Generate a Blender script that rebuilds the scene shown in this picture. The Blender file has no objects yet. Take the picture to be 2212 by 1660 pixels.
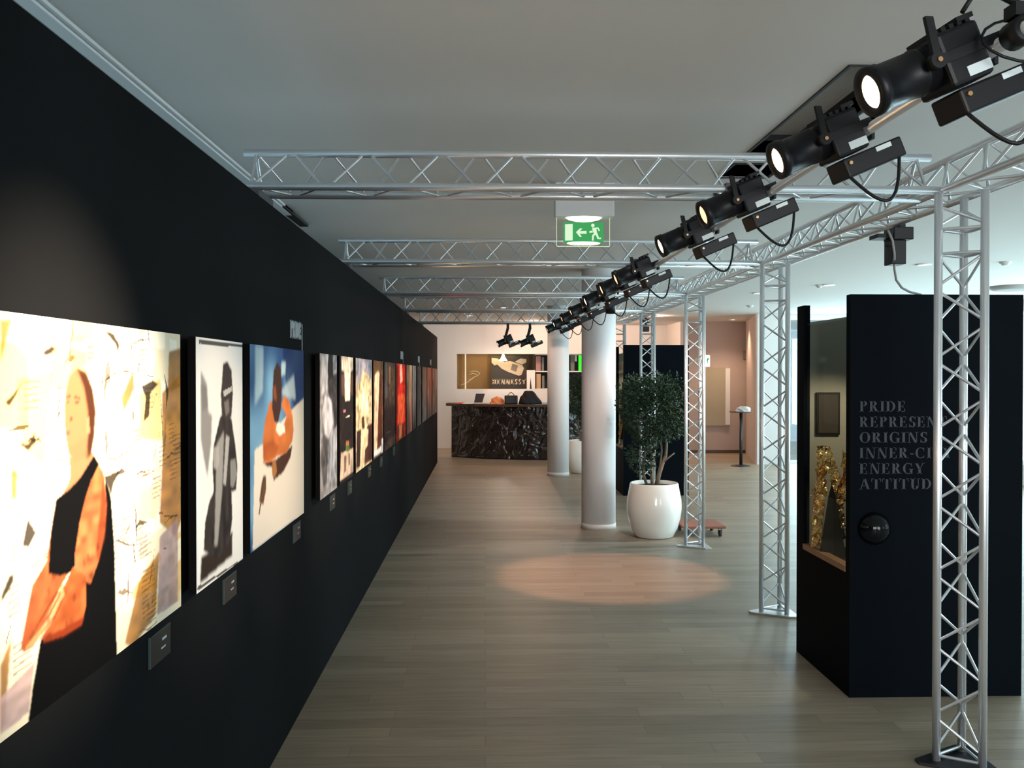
import bpy, bmesh, math, random
import numpy as np
from mathutils import Vector, Matrix, Euler
R = math.radians
rnd = random.Random(7)
sc = bpy.context.scene
COL = sc.collection

# ---------------------------------------------------------------- camera
H = 1.60
FPX = 1950.0
VPX, VPY = 1048.0, 811.0            # where the hall's long lines meet in the 2212 x 1660 frame
cam_d = bpy.data.cameras.new('camera')
cam = bpy.data.objects.new('camera', cam_d)
COL.objects.link(cam)
cam_d.sensor_width = 36.0
cam_d.lens = 36.0 * FPX / 2212.0
cam_d.clip_start = 0.05
yaw = math.atan((1106 - VPX) / FPX)
pitch = math.atan((830 - VPY) / FPX)
cam.location = (0, 0, H)
cam.rotation_euler = (R(90) - pitch, 0, -yaw)
sc.camera = cam
M3 = Euler((R(90) - pitch, 0, -yaw)).to_matrix()

def ray(px, py):
    return M3 @ Vector((px - 1106.0, 830.0 - py, -FPX))
def at_y(px, py, y):
    d = ray(px, py); return Vector((0, 0, H)) + d * (y / d.y)
def at_x(px, py, x):
    d = ray(px, py); return Vector((0, 0, H)) + d * (x / d.x)

# ---------------------------------------------------------------- exposure, world, large lights
sc.view_settings.view_transform = 'Standard'
sc.view_settings.look = 'None'
sc.view_settings.gamma = 1.0
sc.view_settings.exposure = 0.92
sc.view_settings.use_curve_mapping = False
w = bpy.data.worlds.new('daylight')
sc.world = w
w.use_nodes = True
bg = w.node_tree.nodes['Background']
bg.inputs[0].default_value = (0.62, 0.86, 1.0, 1)
bg.inputs[1].default_value = 0.35

def area(name, loc, size, rot, energy, color):
    l = bpy.data.lights.new(name, 'AREA')
    l.shape = 'RECTANGLE'; l.size, l.size_y = size
    l.energy = energy; l.color = color
    o = bpy.data.objects.new(name, l); COL.objects.link(o)
    o.location = loc; o.rotation_euler = rot
    return o
DAY = (0.66, 0.92, 1.0)
for i, (y, e) in enumerate(((-1.6, 12), (2.2, 24), (6.0, 205), (9.8, 170), (13.6, 95))):
    area('daylight_right', (8.15, y, 1.45), (3.2, 2.2), (0, R(90), 0), e, DAY)
area('daylight_far_window', (6.62, 16.75, 1.35), (2.2, 2.3), (R(-90), 0, 0), 100, DAY)
area('daylight_left', (-2.62, 1.6, 1.5), (8.0, 1.9), (R(90), R(0), R(-90)), 6, (0.55, 0.92, 1.0))
area('daylight_behind', (3.2, -4.25, 1.5), (6.0, 2.0), (R(90), 0, 0), 72, (0.98, 0.97, 0.97)).data.spread = R(80)

# ---------------------------------------------------------------- helpers
def link(o, parent=None):
    COL.objects.link(o)
    if parent is not None: o.parent = parent
    return o
def tag(o, label=None, cat=None, group=None, kind=None):
    if label: o['label'] = label
    if cat: o['category'] = cat
    if group: o['group'] = group
    if kind: o['kind'] = kind
    return o
def thing(name, label, cat, loc=(0, 0, 0), group=None):
    o = bpy.data.objects.new(name, None)
    o.empty_display_size = 0.1
    COL.objects.link(o); o.location = loc
    return tag(o, label, cat, group)
def copy_tree(o, parent=None):
    c = o.copy(); COL.objects.link(c)
    if parent is not None: c.parent = parent
    for ch in list(o.children): copy_tree(ch, c)
    return c

class MB:
    def __init__(s): s.v = []; s.f = []; s.m = []; s.s = []
    def add(s, verts, faces, mi=0, smooth=False):
        b = len(s.v); s.v += [tuple(p) for p in verts]
        for f in faces:
            s.f.append([b + i for i in f]); s.m.append(mi); s.s.append(smooth)
    def box(s, lo, hi, mi=0):
        x0, y0, z0 = lo; x1, y1, z1 = hi
        s.add([(x0,y0,z0),(x1,y0,z0),(x1,y1,z0),(x0,y1,z0),(x0,y0,z1),(x1,y0,z1),(x1,y1,z1),(x0,y1,z1)],
              [(3,2,1,0),(4,5,6,7),(0,1,5,4),(1,2,6,5),(2,3,7,6),(3,0,4,7)], mi)
    def obox(s, c, ax, ay, az, mi=0):
        c = Vector(c); ax, ay, az = Vector(ax), Vector(ay), Vector(az)
        vs = [c + sx*ax + sy*ay + sz*az for sz in (-1,1) for (sx,sy) in ((-1,-1),(1,-1),(1,1),(-1,1))]
        s.add(vs, [(3,2,1,0),(4,5,6,7),(0,1,5,4),(1,2,6,5),(2,3,7,6),(3,0,4,7)], mi)
    def cyl(s, p0, p1, r0, r1=None, n=12, mi=0, caps=True):
        r1 = r0 if r1 is None else r1
        p0, p1 = Vector(p0), Vector(p1); d = (p1 - p0).normalized()
        a = d.orthogonal().normalized(); b = d.cross(a)
        vs = []
        for p, r in ((p0, r0), (p1, r1)):
            for k in range(n):
                t = 2*math.pi*k/n; vs.append(p + r*(math.cos(t)*a + math.sin(t)*b))
        s.add(vs, [(k, (k+1) % n, n+(k+1) % n, n+k) for k in range(n)], mi, True)
        if caps:
            s.add(vs[:n], [tuple(reversed(range(n)))], mi); s.add(vs[n:], [tuple(range(n))], mi)
    def tube(s, pts, r, n=8, mi=0, caps=True):
        pts = [Vector(p) for p in pts]; rs = r if isinstance(r, (list, tuple)) else [r]*len(pts)
        vs = []; a = None
        for i, p in enumerate(pts):
            d = (pts[min(i+1, len(pts)-1)] - pts[max(i-1, 0)]).normalized()
            if a is None: a = d.orthogonal().normalized()
            else: a = (a - d*a.dot(d)).normalized()
            b = d.cross(a)
            for k in range(n):
                t = 2*math.pi*k/n; vs.append(p + rs[i]*(math.cos(t)*a + math.sin(t)*b))
        fs = [(i*n+k, i*n+(k+1) % n, (i+1)*n+(k+1) % n, (i+1)*n+k) for i in range(len(pts)-1) for k in range(n)]
        s.add(vs, fs, mi, True)
        if caps:
            s.add(vs[:n], [tuple(reversed(range(n)))], mi); s.add(vs[-n:], [tuple(range(n))], mi)
    def lathe(s, prof, o=(0,0,0), axis=(0,0,1), n=32, mi=0, smooth=True):
        o = Vector(o); d = Vector(axis).normalized(); a = d.orthogonal().normalized(); b = d.cross(a)
        vs = []
        for r, t in prof:
            for k in range(n):
                q = 2*math.pi*k/n; vs.append(o + d*t + max(r, 1e-5)*(math.cos(q)*a + math.sin(q)*b))
        fs = [(i*n+k, i*n+(k+1) % n, (i+1)*n+(k+1) % n, (i+1)*n+k) for i in range(len(prof)-1) for k in range(n)]
        s.add(vs, fs, mi, smooth)
    def prism(s, pts, off, mi=0):
        """a flat outline given in space, thickened by the vector off"""
        n = len(pts); off = Vector(off); P = [Vector(p) for p in pts]
        vs = P + [p + off for p in P]
        s.add(vs, [tuple(reversed(range(n))), tuple(range(n, 2*n))] + [(k, (k+1) % n, n+(k+1) % n, n+k) for k in range(n)], mi)
    def build(s, name, mats, parent=None, bevel=0, seg=2, fix=True):
        me = bpy.data.meshes.new(name)
        o0 = Vector((0,0,0))
        if parent is not None:
            q = parent
            while q is not None: o0 += Vector(q.location); q = q.parent
        me.from_pydata([tuple(Vector(p) - o0) for p in s.v], [], s.f)
        mats = mats if isinstance(mats, (list, tuple)) else [mats]
        for m in mats: me.materials.append(m)
        me.polygons.foreach_set('material_index', s.m)
        me.polygons.foreach_set('use_smooth', s.s)
        me.update()
        if fix:
            bm = bmesh.new(); bm.from_mesh(me)
            bmesh.ops.remove_doubles(bm, verts=bm.verts, dist=1e-6)
            bmesh.ops.recalc_face_normals(bm, faces=bm.faces)
            bm.to_mesh(me); bm.free()
        o = link(bpy.data.objects.new(name, me), parent)
        if bevel:
            b = o.modifiers.new('bevel', 'BEVEL'); b.width = bevel; b.segments = seg; b.limit_method = 'ANGLE'; b.angle_limit = R(40)
        return o
def structure(o, *a):
    o['kind'] = 'structure'; return o

# ---------------------------------------------------------------- materials
def lin(c):
    return tuple(((x/12.92) if x <= 0.04045 else ((x+0.055)/1.055)**2.4) for x in c)
def mat(name, col, rough=0.6, metal=0.0, spec=0.5, bump=None, vary=None, emit=None, estr=0.0, coat=0.0):
    m = bpy.data.materials.new(name); m.use_nodes = True
    nt = m.node_tree; b = nt.nodes['Principled BSDF']
    c = (*col, 1)
    b.inputs['Base Color'].default_value = c
    b.inputs['Roughness'].default_value = rough
    b.inputs['Metallic'].default_value = metal
    b.inputs['Specular IOR Level'].default_value = spec
    if coat: b.inputs['Coat Weight'].default_value = coat; b.inputs['Coat Roughness'].default_value = 0.05
    if emit:
        b.inputs['Emission Color'].default_value = (*emit, 1); b.inputs['Emission Strength'].default_value = estr
    if bump or vary:
        tc = nt.nodes.new('ShaderNodeTexCoord')
    if vary:
        n = nt.nodes.new('ShaderNodeTexNoise'); n.inputs['Scale'].default_value = vary[0]; n.inputs['Detail'].default_value = 4
        nt.links.new(tc.outputs['Object'], n.inputs['Vector'])
        r = nt.nodes.new('ShaderNodeMix'); r.data_type = 'RGBA'
        r.inputs[6].default_value = tuple(x*(1-vary[1]) for x in col) + (1,)
        r.inputs[7].default_value = tuple(min(1, x*(1+vary[1])) for x in col) + (1,)
        nt.links.new(n.outputs['Fac'], r.inputs[0]); nt.links.new(r.outputs[2], b.inputs['Base Color'])
    if bump:
        n = nt.nodes.new('ShaderNodeTexNoise'); n.inputs['Scale'].default_value = bump[0]; n.inputs['Detail'].default_value = 3
        nt.links.new(tc.outputs['Object'], n.inputs['Vector'])
        bp = nt.nodes.new('ShaderNodeBump'); bp.inputs['Strength'].default_value = bump[1]; bp.inputs['Distance'].default_value = bump[2] if len(bump) > 2 else 0.01
        nt.links.new(n.outputs['Fac'], bp.inputs['Height']); nt.links.new(bp.outputs['Normal'], b.inputs['Normal'])
    return m
def emission(name, col, s):
    m = bpy.data.materials.new(name); m.use_nodes = True; nt = m.node_tree
    nt.nodes.remove(nt.nodes['Principled BSDF'])
    e = nt.nodes.new('ShaderNodeEmission'); e.inputs[0].default_value = (*col, 1); e.inputs[1].default_value = s
    nt.links.new(e.outputs[0], nt.nodes['Material Output'].inputs[0]); return m
def pane_mat(name, tint, gloss=0.08, rough=0.02):
    m = bpy.data.materials.new(name); m.use_nodes = True; nt = m.node_tree
    nt.nodes.remove(nt.nodes['Principled BSDF'])
    t = nt.nodes.new('ShaderNodeBsdfTransparent'); t.inputs[0].default_value = (*tint, 1)
    g = nt.nodes.new('ShaderNodeBsdfGlossy'); g.inputs['Roughness'].default_value = rough
    x = nt.nodes.new('ShaderNodeMixShader'); x.inputs[0].default_value = gloss
    nt.links.new(t.outputs[0], x.inputs[1]); nt.links.new(g.outputs[0], x.inputs[2])
    nt.links.new(x.outputs[0], nt.nodes['Material Output'].inputs[0]); return m
def paint_mat(name, rough=0.45):
    m = mat(name, (1, 1, 1), .7, spec=0.06); nt = m.node_tree
    a = nt.nodes.new('ShaderNodeVertexColor'); a.layer_name = 'print'
    nt.links.new(a.outputs[0], nt.nodes['Principled BSDF'].inputs['Base Color']); return m

def floor_mat():
    m = bpy.data.materials.new('pale_oak_planks'); m.use_nodes = True; nt = m.node_tree; b = nt.nodes['Principled BSDF']
    tc = nt.nodes.new('ShaderNodeTexCoord')
    br = nt.nodes.new('ShaderNodeTexBrick')
    br.inputs['Color1'].default_value = (0.265, 0.217, 0.157, 1); br.inputs['Color2'].default_value = (0.36, 0.30, 0.222, 1)
    br.inputs['Mortar'].default_value = (0.235, 0.19, 0.137, 1)
    br.inputs['Scale'].default_value = 1.0; br.inputs['Mortar Size'].default_value = 0.0025; br.inputs['Mortar Smooth'].default_value = 0.3
    br.inputs['Bias'].default_value = 0.0; br.inputs['Brick Width'].default_value = 1.15; br.inputs['Row Height'].default_value = 0.105
    br.offset = 0.37; br.offset_frequency = 2; br.squash = 1.35; br.squash_frequency = 3
    nt.links.new(tc.outputs['Object'], br.inputs['Vector'])
    mp = nt.nodes.new('ShaderNodeMapping'); mp.inputs['Scale'].default_value = (1.6, 24, 1)
    nt.links.new(tc.outputs['Object'], mp.inputs['Vector'])
    n = nt.nodes.new('ShaderNodeTexNoise'); n.inputs['Scale'].default_value = 2.0; n.inputs['Detail'].default_value = 6
    nt.links.new(mp.outputs[0], n.inputs['Vector'])
    mx = nt.nodes.new('ShaderNodeMix'); mx.data_type = 'RGBA'; mx.blend_type = 'OVERLAY'; mx.inputs[0].default_value = 0.35
    nt.links.new(br.outputs['Color'], mx.inputs[6]); nt.links.new(n.outputs['Fac'], mx.inputs[7])
    nt.links.new(mx.outputs[2], b.inputs['Base Color'])
    b.inputs['Roughness'].default_value = 0.42; b.inputs['Specular IOR Level'].default_value = 0.45
    bp = nt.nodes.new('ShaderNodeBump'); bp.inputs['Strength'].default_value = 0.15; bp.inputs['Distance'].default_value = 0.004
    nt.links.new(n.outputs['Fac'], bp.inputs['Height']); nt.links.new(bp.outputs['Normal'], b.inputs['Normal'])
    return m

M = dict(
    floor=floor_mat(),
    ceiling=mat('matt_white_ceiling', (0.72, 0.71, 0.69), 0.9, spec=0.2, bump=(60, 0.04)),
    white=mat('white_wall_paint', (0.74, 0.72, 0.70), 0.8, spec=0.2, vary=(3, 0.02)),
    column=mat('white_column_paint', (0.84, 0.83, 0.83), 0.55, spec=0.35, vary=(4, 0.02)),
    trim=mat('white_lacquer', (0.80, 0.82, 0.82), 0.5),
    black_wall=mat('black_fabric_wall', (0.0075, 0.008, 0.009), 0.9, spec=0.05, bump=(400, 0.25, 0.002), vary=(2.5, 0.25)),
    booth=mat('black_booth_paint', (0.0028, 0.0048, 0.0075), 0.6, spec=0.03, vary=(3, 0.2)),
    lining=mat('grey_booth_lining', (0.34, 0.34, 0.31), 0.8, vary=(3, 0.06)),
    taupe=mat('taupe_wall_paint', (0.50, 0.42, 0.385), 0.85, spec=0.2, vary=(3, 0.04)),
    olive=mat('olive_panel', (0.42, 0.38, 0.28), 0.7),
    alu=mat('polished_aluminium', (0.86, 0.88, 0.90), 0.37, 0.82),
    alu2=mat('brushed_aluminium', (0.76, 0.78, 0.80), 0.35, 0.85, bump=(90, 0.06)),
    steel=mat('dark_steel', (0.05, 0.05, 0.055), 0.4, 0.7),
    black=mat('black_enamel', (0.008, 0.008, 0.010), 0.42, 0.0, 0.3),
    black2=mat('black_plastic', (0.009, 0.009, 0.010), 0.5, spec=.3),
    brass=mat('brass_screw', (0.7, 0.42, 0.2), 0.25, 1.0),
    sticker=mat('white_sticker', (0.72, 0.80, 0.80), 0.6),
    lens=emission('warm_lens_glow', (1.0, 0.74, 0.42), 3.2),
    lens_dim=emission('dim_lens_glow', (1.0, 0.52, 0.26), 1.3),
    glass=pane_mat('window_glass', (0.97, 0.99, 1.0), 0.06),
    sign_glass=pane_mat('sign_glass', (0.97, 1.0, 0.95), 0.06),
    pot=mat('white_glazed_ceramic', (0.88, 0.87, 0.82), 0.18, spec=0.5, coat=0.6),
    soil=mat('potting_soil', (0.035, 0.025, 0.018), 0.95, bump=(60, 0.6, 0.02)),
    bark=mat('grey_brown_bark', (0.20, 0.155, 0.10), 0.85, bump=(45, 0.6, 0.01), vary=(18, 0.3)),
    leaf=mat('dark_green_leaf', (0.008, 0.032, 0.009), 0.5, vary=(9, 0.45)),
    dolly=mat('red_brown_board', (0.30, 0.10, 0.06), 0.6, vary=(14, 0.2)),
    rubber=mat('grey_rubber', (0.05, 0.05, 0.05), 0.7),
    wood=mat('dark_bar_wood', (0.10, 0.055, 0.035), 0.4, vary=(12, 0.3)),
    sill=mat('brown_wood_edge', (0.36, 0.20, 0.11), 0.5, vary=(16, 0.2)),
    orange=mat('orange_cloth', (0.75, 0.26, 0.10), 0.8, bump=(25, 0.5, 0.01)),
    dark_cloth=mat('dark_jacket_cloth', (0.018, 0.015, 0.017), 0.8, bump=(30, 0.5, 0.01)),
    leather=mat('black_bag_leather', (0.014, 0.011, 0.011), 0.45),
    paper=mat('white_paper', (0.82, 0.80, 0.78), 0.8),
    redpaper=mat('red_paper', (0.75, 0.12, 0.06), 0.7),
    screen=mat('dark_laptop_screen', (0.045, 0.038, 0.05), 0.25),
    silver=mat('silver_plastic', (0.60, 0.58, 0.56), 0.4, 0.4),
    gold=mat('crumpled_gold_foil', (0.95, 0.62, 0.30), 0.22, 1.0, bump=(22, 1.0, 0.03)),
    goldwall=mat('bronze_gold_wall', (0.27, 0.155, 0.055), 0.45, 0.25, vary=(1.5, 0.1)),
    greige=mat('greige_panel', (0.20, 0.17, 0.13), 0.7),
    rod=emission('warm_light_rod', (1.0, 0.80, 0.52), .5),
    lamp=emission('lamp_shade_glow', (1.0, 0.93, 0.80), 4.0),
    down=emission('downlight_glow', (1.0, 0.90, 0.76), 6.0),
    neon=emission('green_neon', (0.04, 0.85, 0.03), 1.0),
    sign_white=emission('sign_lamp', (0.98, 1.0, 0.86), 4.0),
    sign_green=emission('sign_green', (0.030, 0.20, 0.060), 1.0),
    sign_mark=emission('sign_mark', (0.40, 0.50, 0.35), 1.0),
    sign_edge=emission('sign_edge', (0.55, 0.62, 0.40), 0.8),
    letters=mat('grey_vinyl_letters', (0.020, 0.028, 0.035), 0.6),
    wall_letters=mat('pale_wall_letters', (0.32, 0.38, 0.41), 0.6),
    plaque=mat('dark_acrylic', (0.012, 0.0095, 0.009), 0.3, spec=0.15),
    acryl_edge=mat('pale_acrylic_edge', (0.05, 0.085, 0.08), 0.3),
    poster_ink=mat('cream_ink', (0.62, 0.52, 0.38), 0.7),
    poster_dark=mat('dark_poster', (0.035, 0.030, 0.026), 0.6),
    glyph_grey=mat('brown_grey_ink', (0.20, 0.165, 0.13), 0.7),
    smoke=mat('detector_plastic', (0.62, 0.62, 0.60), 0.5),
    vent=mat('dark_vent', (0.28, 0.26, 0.24), 0.7),  # even dark grey, shared with the alcove wall box
    slot_top=mat('grey_slot_board', (0.50, 0.50, 0.48), 0.8),
    slot_shade_black=mat('black_shaded_slot_side', (0.012, 0.012, 0.012), 0.7),  # black also stands for the shadow on the recess sides
    print=paint_mat('printed_photograph'),
    edge=mat('dark_panel_edge', (0.007, 0.006, 0.006), 0.8, spec=.05),
)
def hammered():
    m = mat('hammered_black_leather', (0.020, 0.014, 0.013), 0.17, spec=0.7); nt = m.node_tree; b = nt.nodes['Principled BSDF']
    tc = nt.nodes.new('ShaderNodeTexCoord')
    v = nt.nodes.new('ShaderNodeTexNoise'); v.inputs['Scale'].default_value = 4.6; v.inputs['Detail'].default_value = 1.5; v.inputs['Distortion'].default_value = 1.2
    nt.links.new(tc.outputs['Object'], v.inputs['Vector'])
    bp = nt.nodes.new('ShaderNodeBump'); bp.inputs['Strength'].default_value = 1.0; bp.inputs['Distance'].default_value = 0.10
    nt.links.new(v.outputs['Fac'], bp.inputs['Height']); nt.links.new(bp.outputs['Normal'], b.inputs['Normal']); return m
M['hammered'] = hammered()

# ---------------------------------------------------------------- the room
CZ = 2.70
def quick(name, boxes, m, **k):
    b = MB()
    for lo, hi in boxes: b.box(lo, hi)
    return b.build(name, m, **k)
structure(quick('floor', [((-2.7, -4.2, -0.1), (8.0, 21.6, 0.0))], M['floor']))
SX0, SX1 = 1.30, 1.565
S1, S2 = (3.18, 4.51), (4.66, 4.98)
cb = MB()
for lo, hi in [((-1.285, -4.2), (SX0, 21.6)), ((SX1, -4.2), (8.0, 21.6)), ((SX0, -4.2), (SX1, S1[0])), ((SX0, S1[1]), (SX1, S2[0])),
               ((SX0, S2[1]), (SX1, 21.6)), ((-2.7, 6.62), (-1.285, 21.6)), ((-2.7, -4.2), (-1.36, 6.62))]:
    cb.box((lo[0], lo[1], CZ), (hi[0], hi[1], CZ + 0.08))
structure(cb.build('ceiling', M['ceiling']))
for i, (a, b_) in enumerate((S1, S2)):
    t = MB(); zt = CZ + 0.11
    t.box((SX0 - .02, a - .02, zt), (SX1 + .02, b_ + .02, zt + .02), 0)
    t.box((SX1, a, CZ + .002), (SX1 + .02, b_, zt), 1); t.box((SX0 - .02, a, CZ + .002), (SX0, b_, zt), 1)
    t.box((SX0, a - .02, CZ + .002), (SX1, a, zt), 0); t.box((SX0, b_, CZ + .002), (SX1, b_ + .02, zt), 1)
    # a thin black lip frames the slot
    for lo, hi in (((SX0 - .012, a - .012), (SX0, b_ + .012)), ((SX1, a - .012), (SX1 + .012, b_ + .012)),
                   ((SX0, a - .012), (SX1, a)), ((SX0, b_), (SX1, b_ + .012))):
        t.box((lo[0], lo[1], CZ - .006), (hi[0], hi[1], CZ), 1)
    structure(t.build('trim_%d' % (i + 1), [M['slot_top'], M['slot_shade_black']]))
# stepped white bulkhead over the black partition
structure(quick('trim_3', [((-1.300, -4.2, CZ - .012), (-1.285, 6.10, CZ + .02)), ((-1.352, -4.2, CZ - .022), (-1.304, 6.14, CZ + .02)),
                           ((-1.95, -4.2, CZ - .022), (-1.360, 6.17, CZ + .0))], M['trim']))
structure(quick('trim_4', [((-1.345, 5.86, CZ - .02), (-1.285, 6.62, CZ))], M['slot_shade_black']))
structure(quick('wall_partition', [((-1.02, -3.0, 0), (-0.877, 16.6, 2.297))], M['black_wall']))
# outer walls
structure(quick('wall_left', [((-2.7, 6.4, 0), (-2.5, 19.8, CZ)), ((-2.7, -4.2, 0), (-2.5, 6.4, 0.5)), ((-2.7, -4.2, 2.5), (-2.5, 6.4, CZ))], M['white']))
structure(quick('wall_front', [((-2.7, -4.2, 0), (0.0, -4.0, CZ)), ((6.4, -4.2, 0), (8.0, -4.0, CZ)), ((0, -4.2, 0), (6.4, -4.0, .4)), ((0, -4.2, 2.55), (6.4, -4.0, CZ))], M['white']))
rb = [((7.8, -4.2, 0), (8.0, 16.6, 0.3)), ((7.8, -4.2, 2.58), (8.0, 16.6, CZ))]
for y in (-3.9, 0.3, 4.1, 7.9, 11.7, 15.6): rb.append(((7.8, y - .15 if y > -3 else -4.2, .3), (8.0, y + .15 if y < 15 else 16.6, 2.58)))
structure(quick('wall_right', rb, M['white']))
def window(i, lo, hi, thin):
    f = MB(); p = MB()
    ax = 'xy'.index(thin); o = 1 - ax; t = .03
    def bx(b, a0, a1, z0, z1, d=1.0):
        l = [0, 0, z0]; h = [0, 0, z1]; m_ = (lo[ax] + hi[ax]) / 2; hw = (hi[ax] - lo[ax]) / 2 * d
        l[ax], h[ax] = m_ - hw, m_ + hw; l[o], h[o] = a0, a1; b.box(l, h)
    a0, a1, z0, z1 = lo[o], hi[o], lo[2], hi[2]
    bx(f, a0, a0 + .05, z0, z1); bx(f, a1 - .05, a1, z0, z1); bx(f, a0, a1, z0, z0 + .05); bx(f, a0, a1, z1 - .05, z1)
    n = max(1, round((a1 - a0) / 1.3))
    for k in range(1, n):
        q = a0 + (a1 - a0) * k / n; bx(f, q - .025, q + .025, z0, z1)
    bx(p, a0 + .05, a1 - .05, z0 + .05, z1 - .05, .15)
    fo = structure(f.build('window_%d' % i, M['trim'])); pp = p.build('pane', M['glass'], fo)
    return fo
for i, (a0, a1) in enumerate(((-4.0, .15), (.45, 3.95), (4.25, 7.75), (8.05, 11.55), (11.85, 15.45))):
    window(i + 1, (7.84, a0, .3), (7.92, a1, 2.58), 'x')
window(6, (5.47, 16.18, 0.0), (7.8, 16.26, 2.66), 'y')
window(7, (-2.64, -4.0, .5), (-2.56, 6.4, 2.5), 'x')
window(8, (0.0, -4.14, .4), (6.4, -4.06, 2.55), 'y')
# far end: bar wall with the display niche, alcove, white end wall
NX0, NX1 = at_y(986, 800, 19.8).x, 2.55
NZ0, NZ1 = at_y(1050, 841, 19.8).z, at_y(1050, 765, 19.8).z
BY = 19.8
structure(quick('wall_back', [((-2.7, BY, 0), (NX0, BY + .2, CZ)), ((NX1, BY, 0), (4.05, BY + .2, CZ)), ((NX0, BY, 0), (NX1, BY + .2, NZ0)), ((NX0, BY, NZ1), (NX1, BY + .2, CZ)),
                              ((4.0, 18.4, 0), (4.06, BY, CZ))], M['white']))
a = MB(); a.box((4.06, 18.4, 0), (5.7, 18.6, CZ)); structure(a.build('wall_alcove', M['taupe']))
a = MB(); a.prism([(4.87, 16.12, 0), (5.0, 16.12, 0), (5.48, 18.4, 0), (5.35, 18.4, 0)], (0, 0, CZ)); structure(a.build('wall_return', M['taupe']))
structure(quick('wall_end', [((4.87, 16.02, 0), (5.47, 16.12, CZ)), ((5.47, 16.02, 2.66), (8.0, 16.3, CZ)), ((5.40, 16.12, 0), (5.47, 16.3, CZ))], M['white']))
structure(quick('baseboard_alcove', [((4.06, 18.385, 0), (5.35, 18.4, .06))], M['wood']))
# the niche's own room
NB = 20.75
structure(quick('wall_niche', [((NX0 - .1, NB, 0.9), (1.0, NB + .1, 2.4))], M['goldwall']))
structure(quick('trim_5', [((NX0 - .1, BY + .2, .9), (NX0, NB, 2.4)), ((NX0 - .1, BY + .2, NZ1 + .06), (NX1 + .1, NB + .1, NZ1 + .12)), ((NX0 - .1, BY + .2, NZ0 - .1), (NX1 + .1, NB + .1, NZ0 - .03)),
                          ((NX1, BY + .2, .9), (NX1 + .1, NB, 2.4)), ((1.0, NB, .9), (NX1, NB + .1, 2.4))], M['greige']))
area('niche_light', (0.1, 20.3, NZ1 + .04), (1.2, .3), (0, 0, 0), 4, (1, .70, .36))
# round columns
def column(px, pyb, r, name):
    p = at_y(px, pyb, 1); d = ray(px, pyb); k = -H / d.z; p = Vector((d.x * k, d.y * k, 0))
    o = MB(); c = (p.x, p.y + r, 0)
    o.lathe([(0, 0), (r, 0), (r, CZ), (0, CZ)], c, n=48)
    ob = o.build(name, M['column'])
    for f in ob.data.polygons: f.use_smooth = abs(f.normal.z) < .5
    structure(ob)
    b = MB(); b.lathe([(r + .001, .0), (r + .004, .0), (r + .004, .06), (r + .001, .060)], c, n=48); b.build('base_ring', M['smoke'], ob)
    return ob
column(1297.5, 1147, .178, 'column_near')
column(1207.5, 1030, .172, 'column_far')

# ---------------------------------------------------------------- aluminium truss
TZ = 2.36; C = 0.178; TH = C * .866; TR = 0.0165; LR = 0.0062; PER = 0.302
def zigzag(b, a, c, L0, L1, along, phase=0.0, r=LR):
    """lacing rods between two chord lines; a and c give the chord offsets, along the running direction"""
    A, Cc, D = Vector(a), Vector(c), Vector(along)
    n = max(1, round((L1 - L0) / (PER / 2))); st = (L1 - L0) / n
    for k in range(n):
        u, v = L0 + k * st, L0 + (k + 1) * st
        p, q = (A, Cc) if (k + int(phase)) % 2 == 0 else (Cc, A)
        b.cyl(p + D * (u + .012), q + D * (v - .012), r, n=6, caps=False)
def truss(name, label, cat, loc, offs, L0, L1, along, group, breaks=(), bars=()):
    t = thing(name, label, cat, loc, group)
    for o in offs:
        b = MB(); P = Vector(loc) + Vector(o); D = Vector(along)
        b.cyl(P + D * L0, P + D * L1, TR, n=14); b.build('chord', M['alu'], t)
    edges = [L0 + .04] + [x for x in breaks] + [L1 - .04]
    segs = [(edges[i], edges[i+1]) for i in range(0, len(edges), 2)]
    for i in range(3):
        P, Q = Vector(loc) + Vector(offs[i]), Vector(loc) + Vector(offs[(i+1) % 3]); D = Vector(along)
        for j, (s0, s1) in enumerate(segs):
            b = MB(); zigzag(b, P, Q, s0, s1, along, i % 2)
            for z in bars:
                if abs(z - s0) < .08 or abs(z - s1) < .08: b.cyl(P + D * z, Q + D * z, LR + .001, n=6, caps=False)
            b.build('lacing', M['alu2'], t)
    return t
CY = [3.75, 6.15, 8.45, 10.6, 13.1]
ordn = ['nearest overhead cross truss, running from the black wall above the exit sign', 'second overhead cross truss from the camera, just behind the exit sign',
        'third overhead cross truss from the camera, over the white planter', 'fourth overhead cross truss from the camera, next to last over the hall',
        'farthest overhead cross truss, carrying two hanging black spotlights']
for y, lab in zip(CY, ordn):
    t = truss('cross_truss', lab, 'truss', (-.99, y, TZ), [(0, 0, TH), (0, C/2, 0), (0, -C/2, 0)], 0, 2.86, (1, 0, 0), 'aluminium cross trusses', bars=(.05, 2.8))
    p = MB()
    p.box((-1.015, y - .12, 2.297), (-.90, y + .12, TZ - TR)); p.build('rubber_pad', M['rubber'], t)
truss('truss_beam', 'long aluminium truss beam running down the hall on the towers', 'truss', (1.88, 0, TZ), [(0, 0, 0), (C, 0, 0), (C/2, 0, TH)], -2.0, 13.25, (0, 1, 0), None)
TY = [(at_y(2025, 1000, 3.655).x, 3.655), (1.858, 6.01), (1.872, 8.37), (1.88, 10.85), (1.88, 13.1)]
tlab = ['nearest upright truss tower in front of the near black booth', 'second truss tower, standing just behind the near black booth',
        'third truss tower, right of the large white planter', 'fourth truss tower, behind the tree in the white planter', 'farthest truss tower, behind the near white column']
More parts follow.
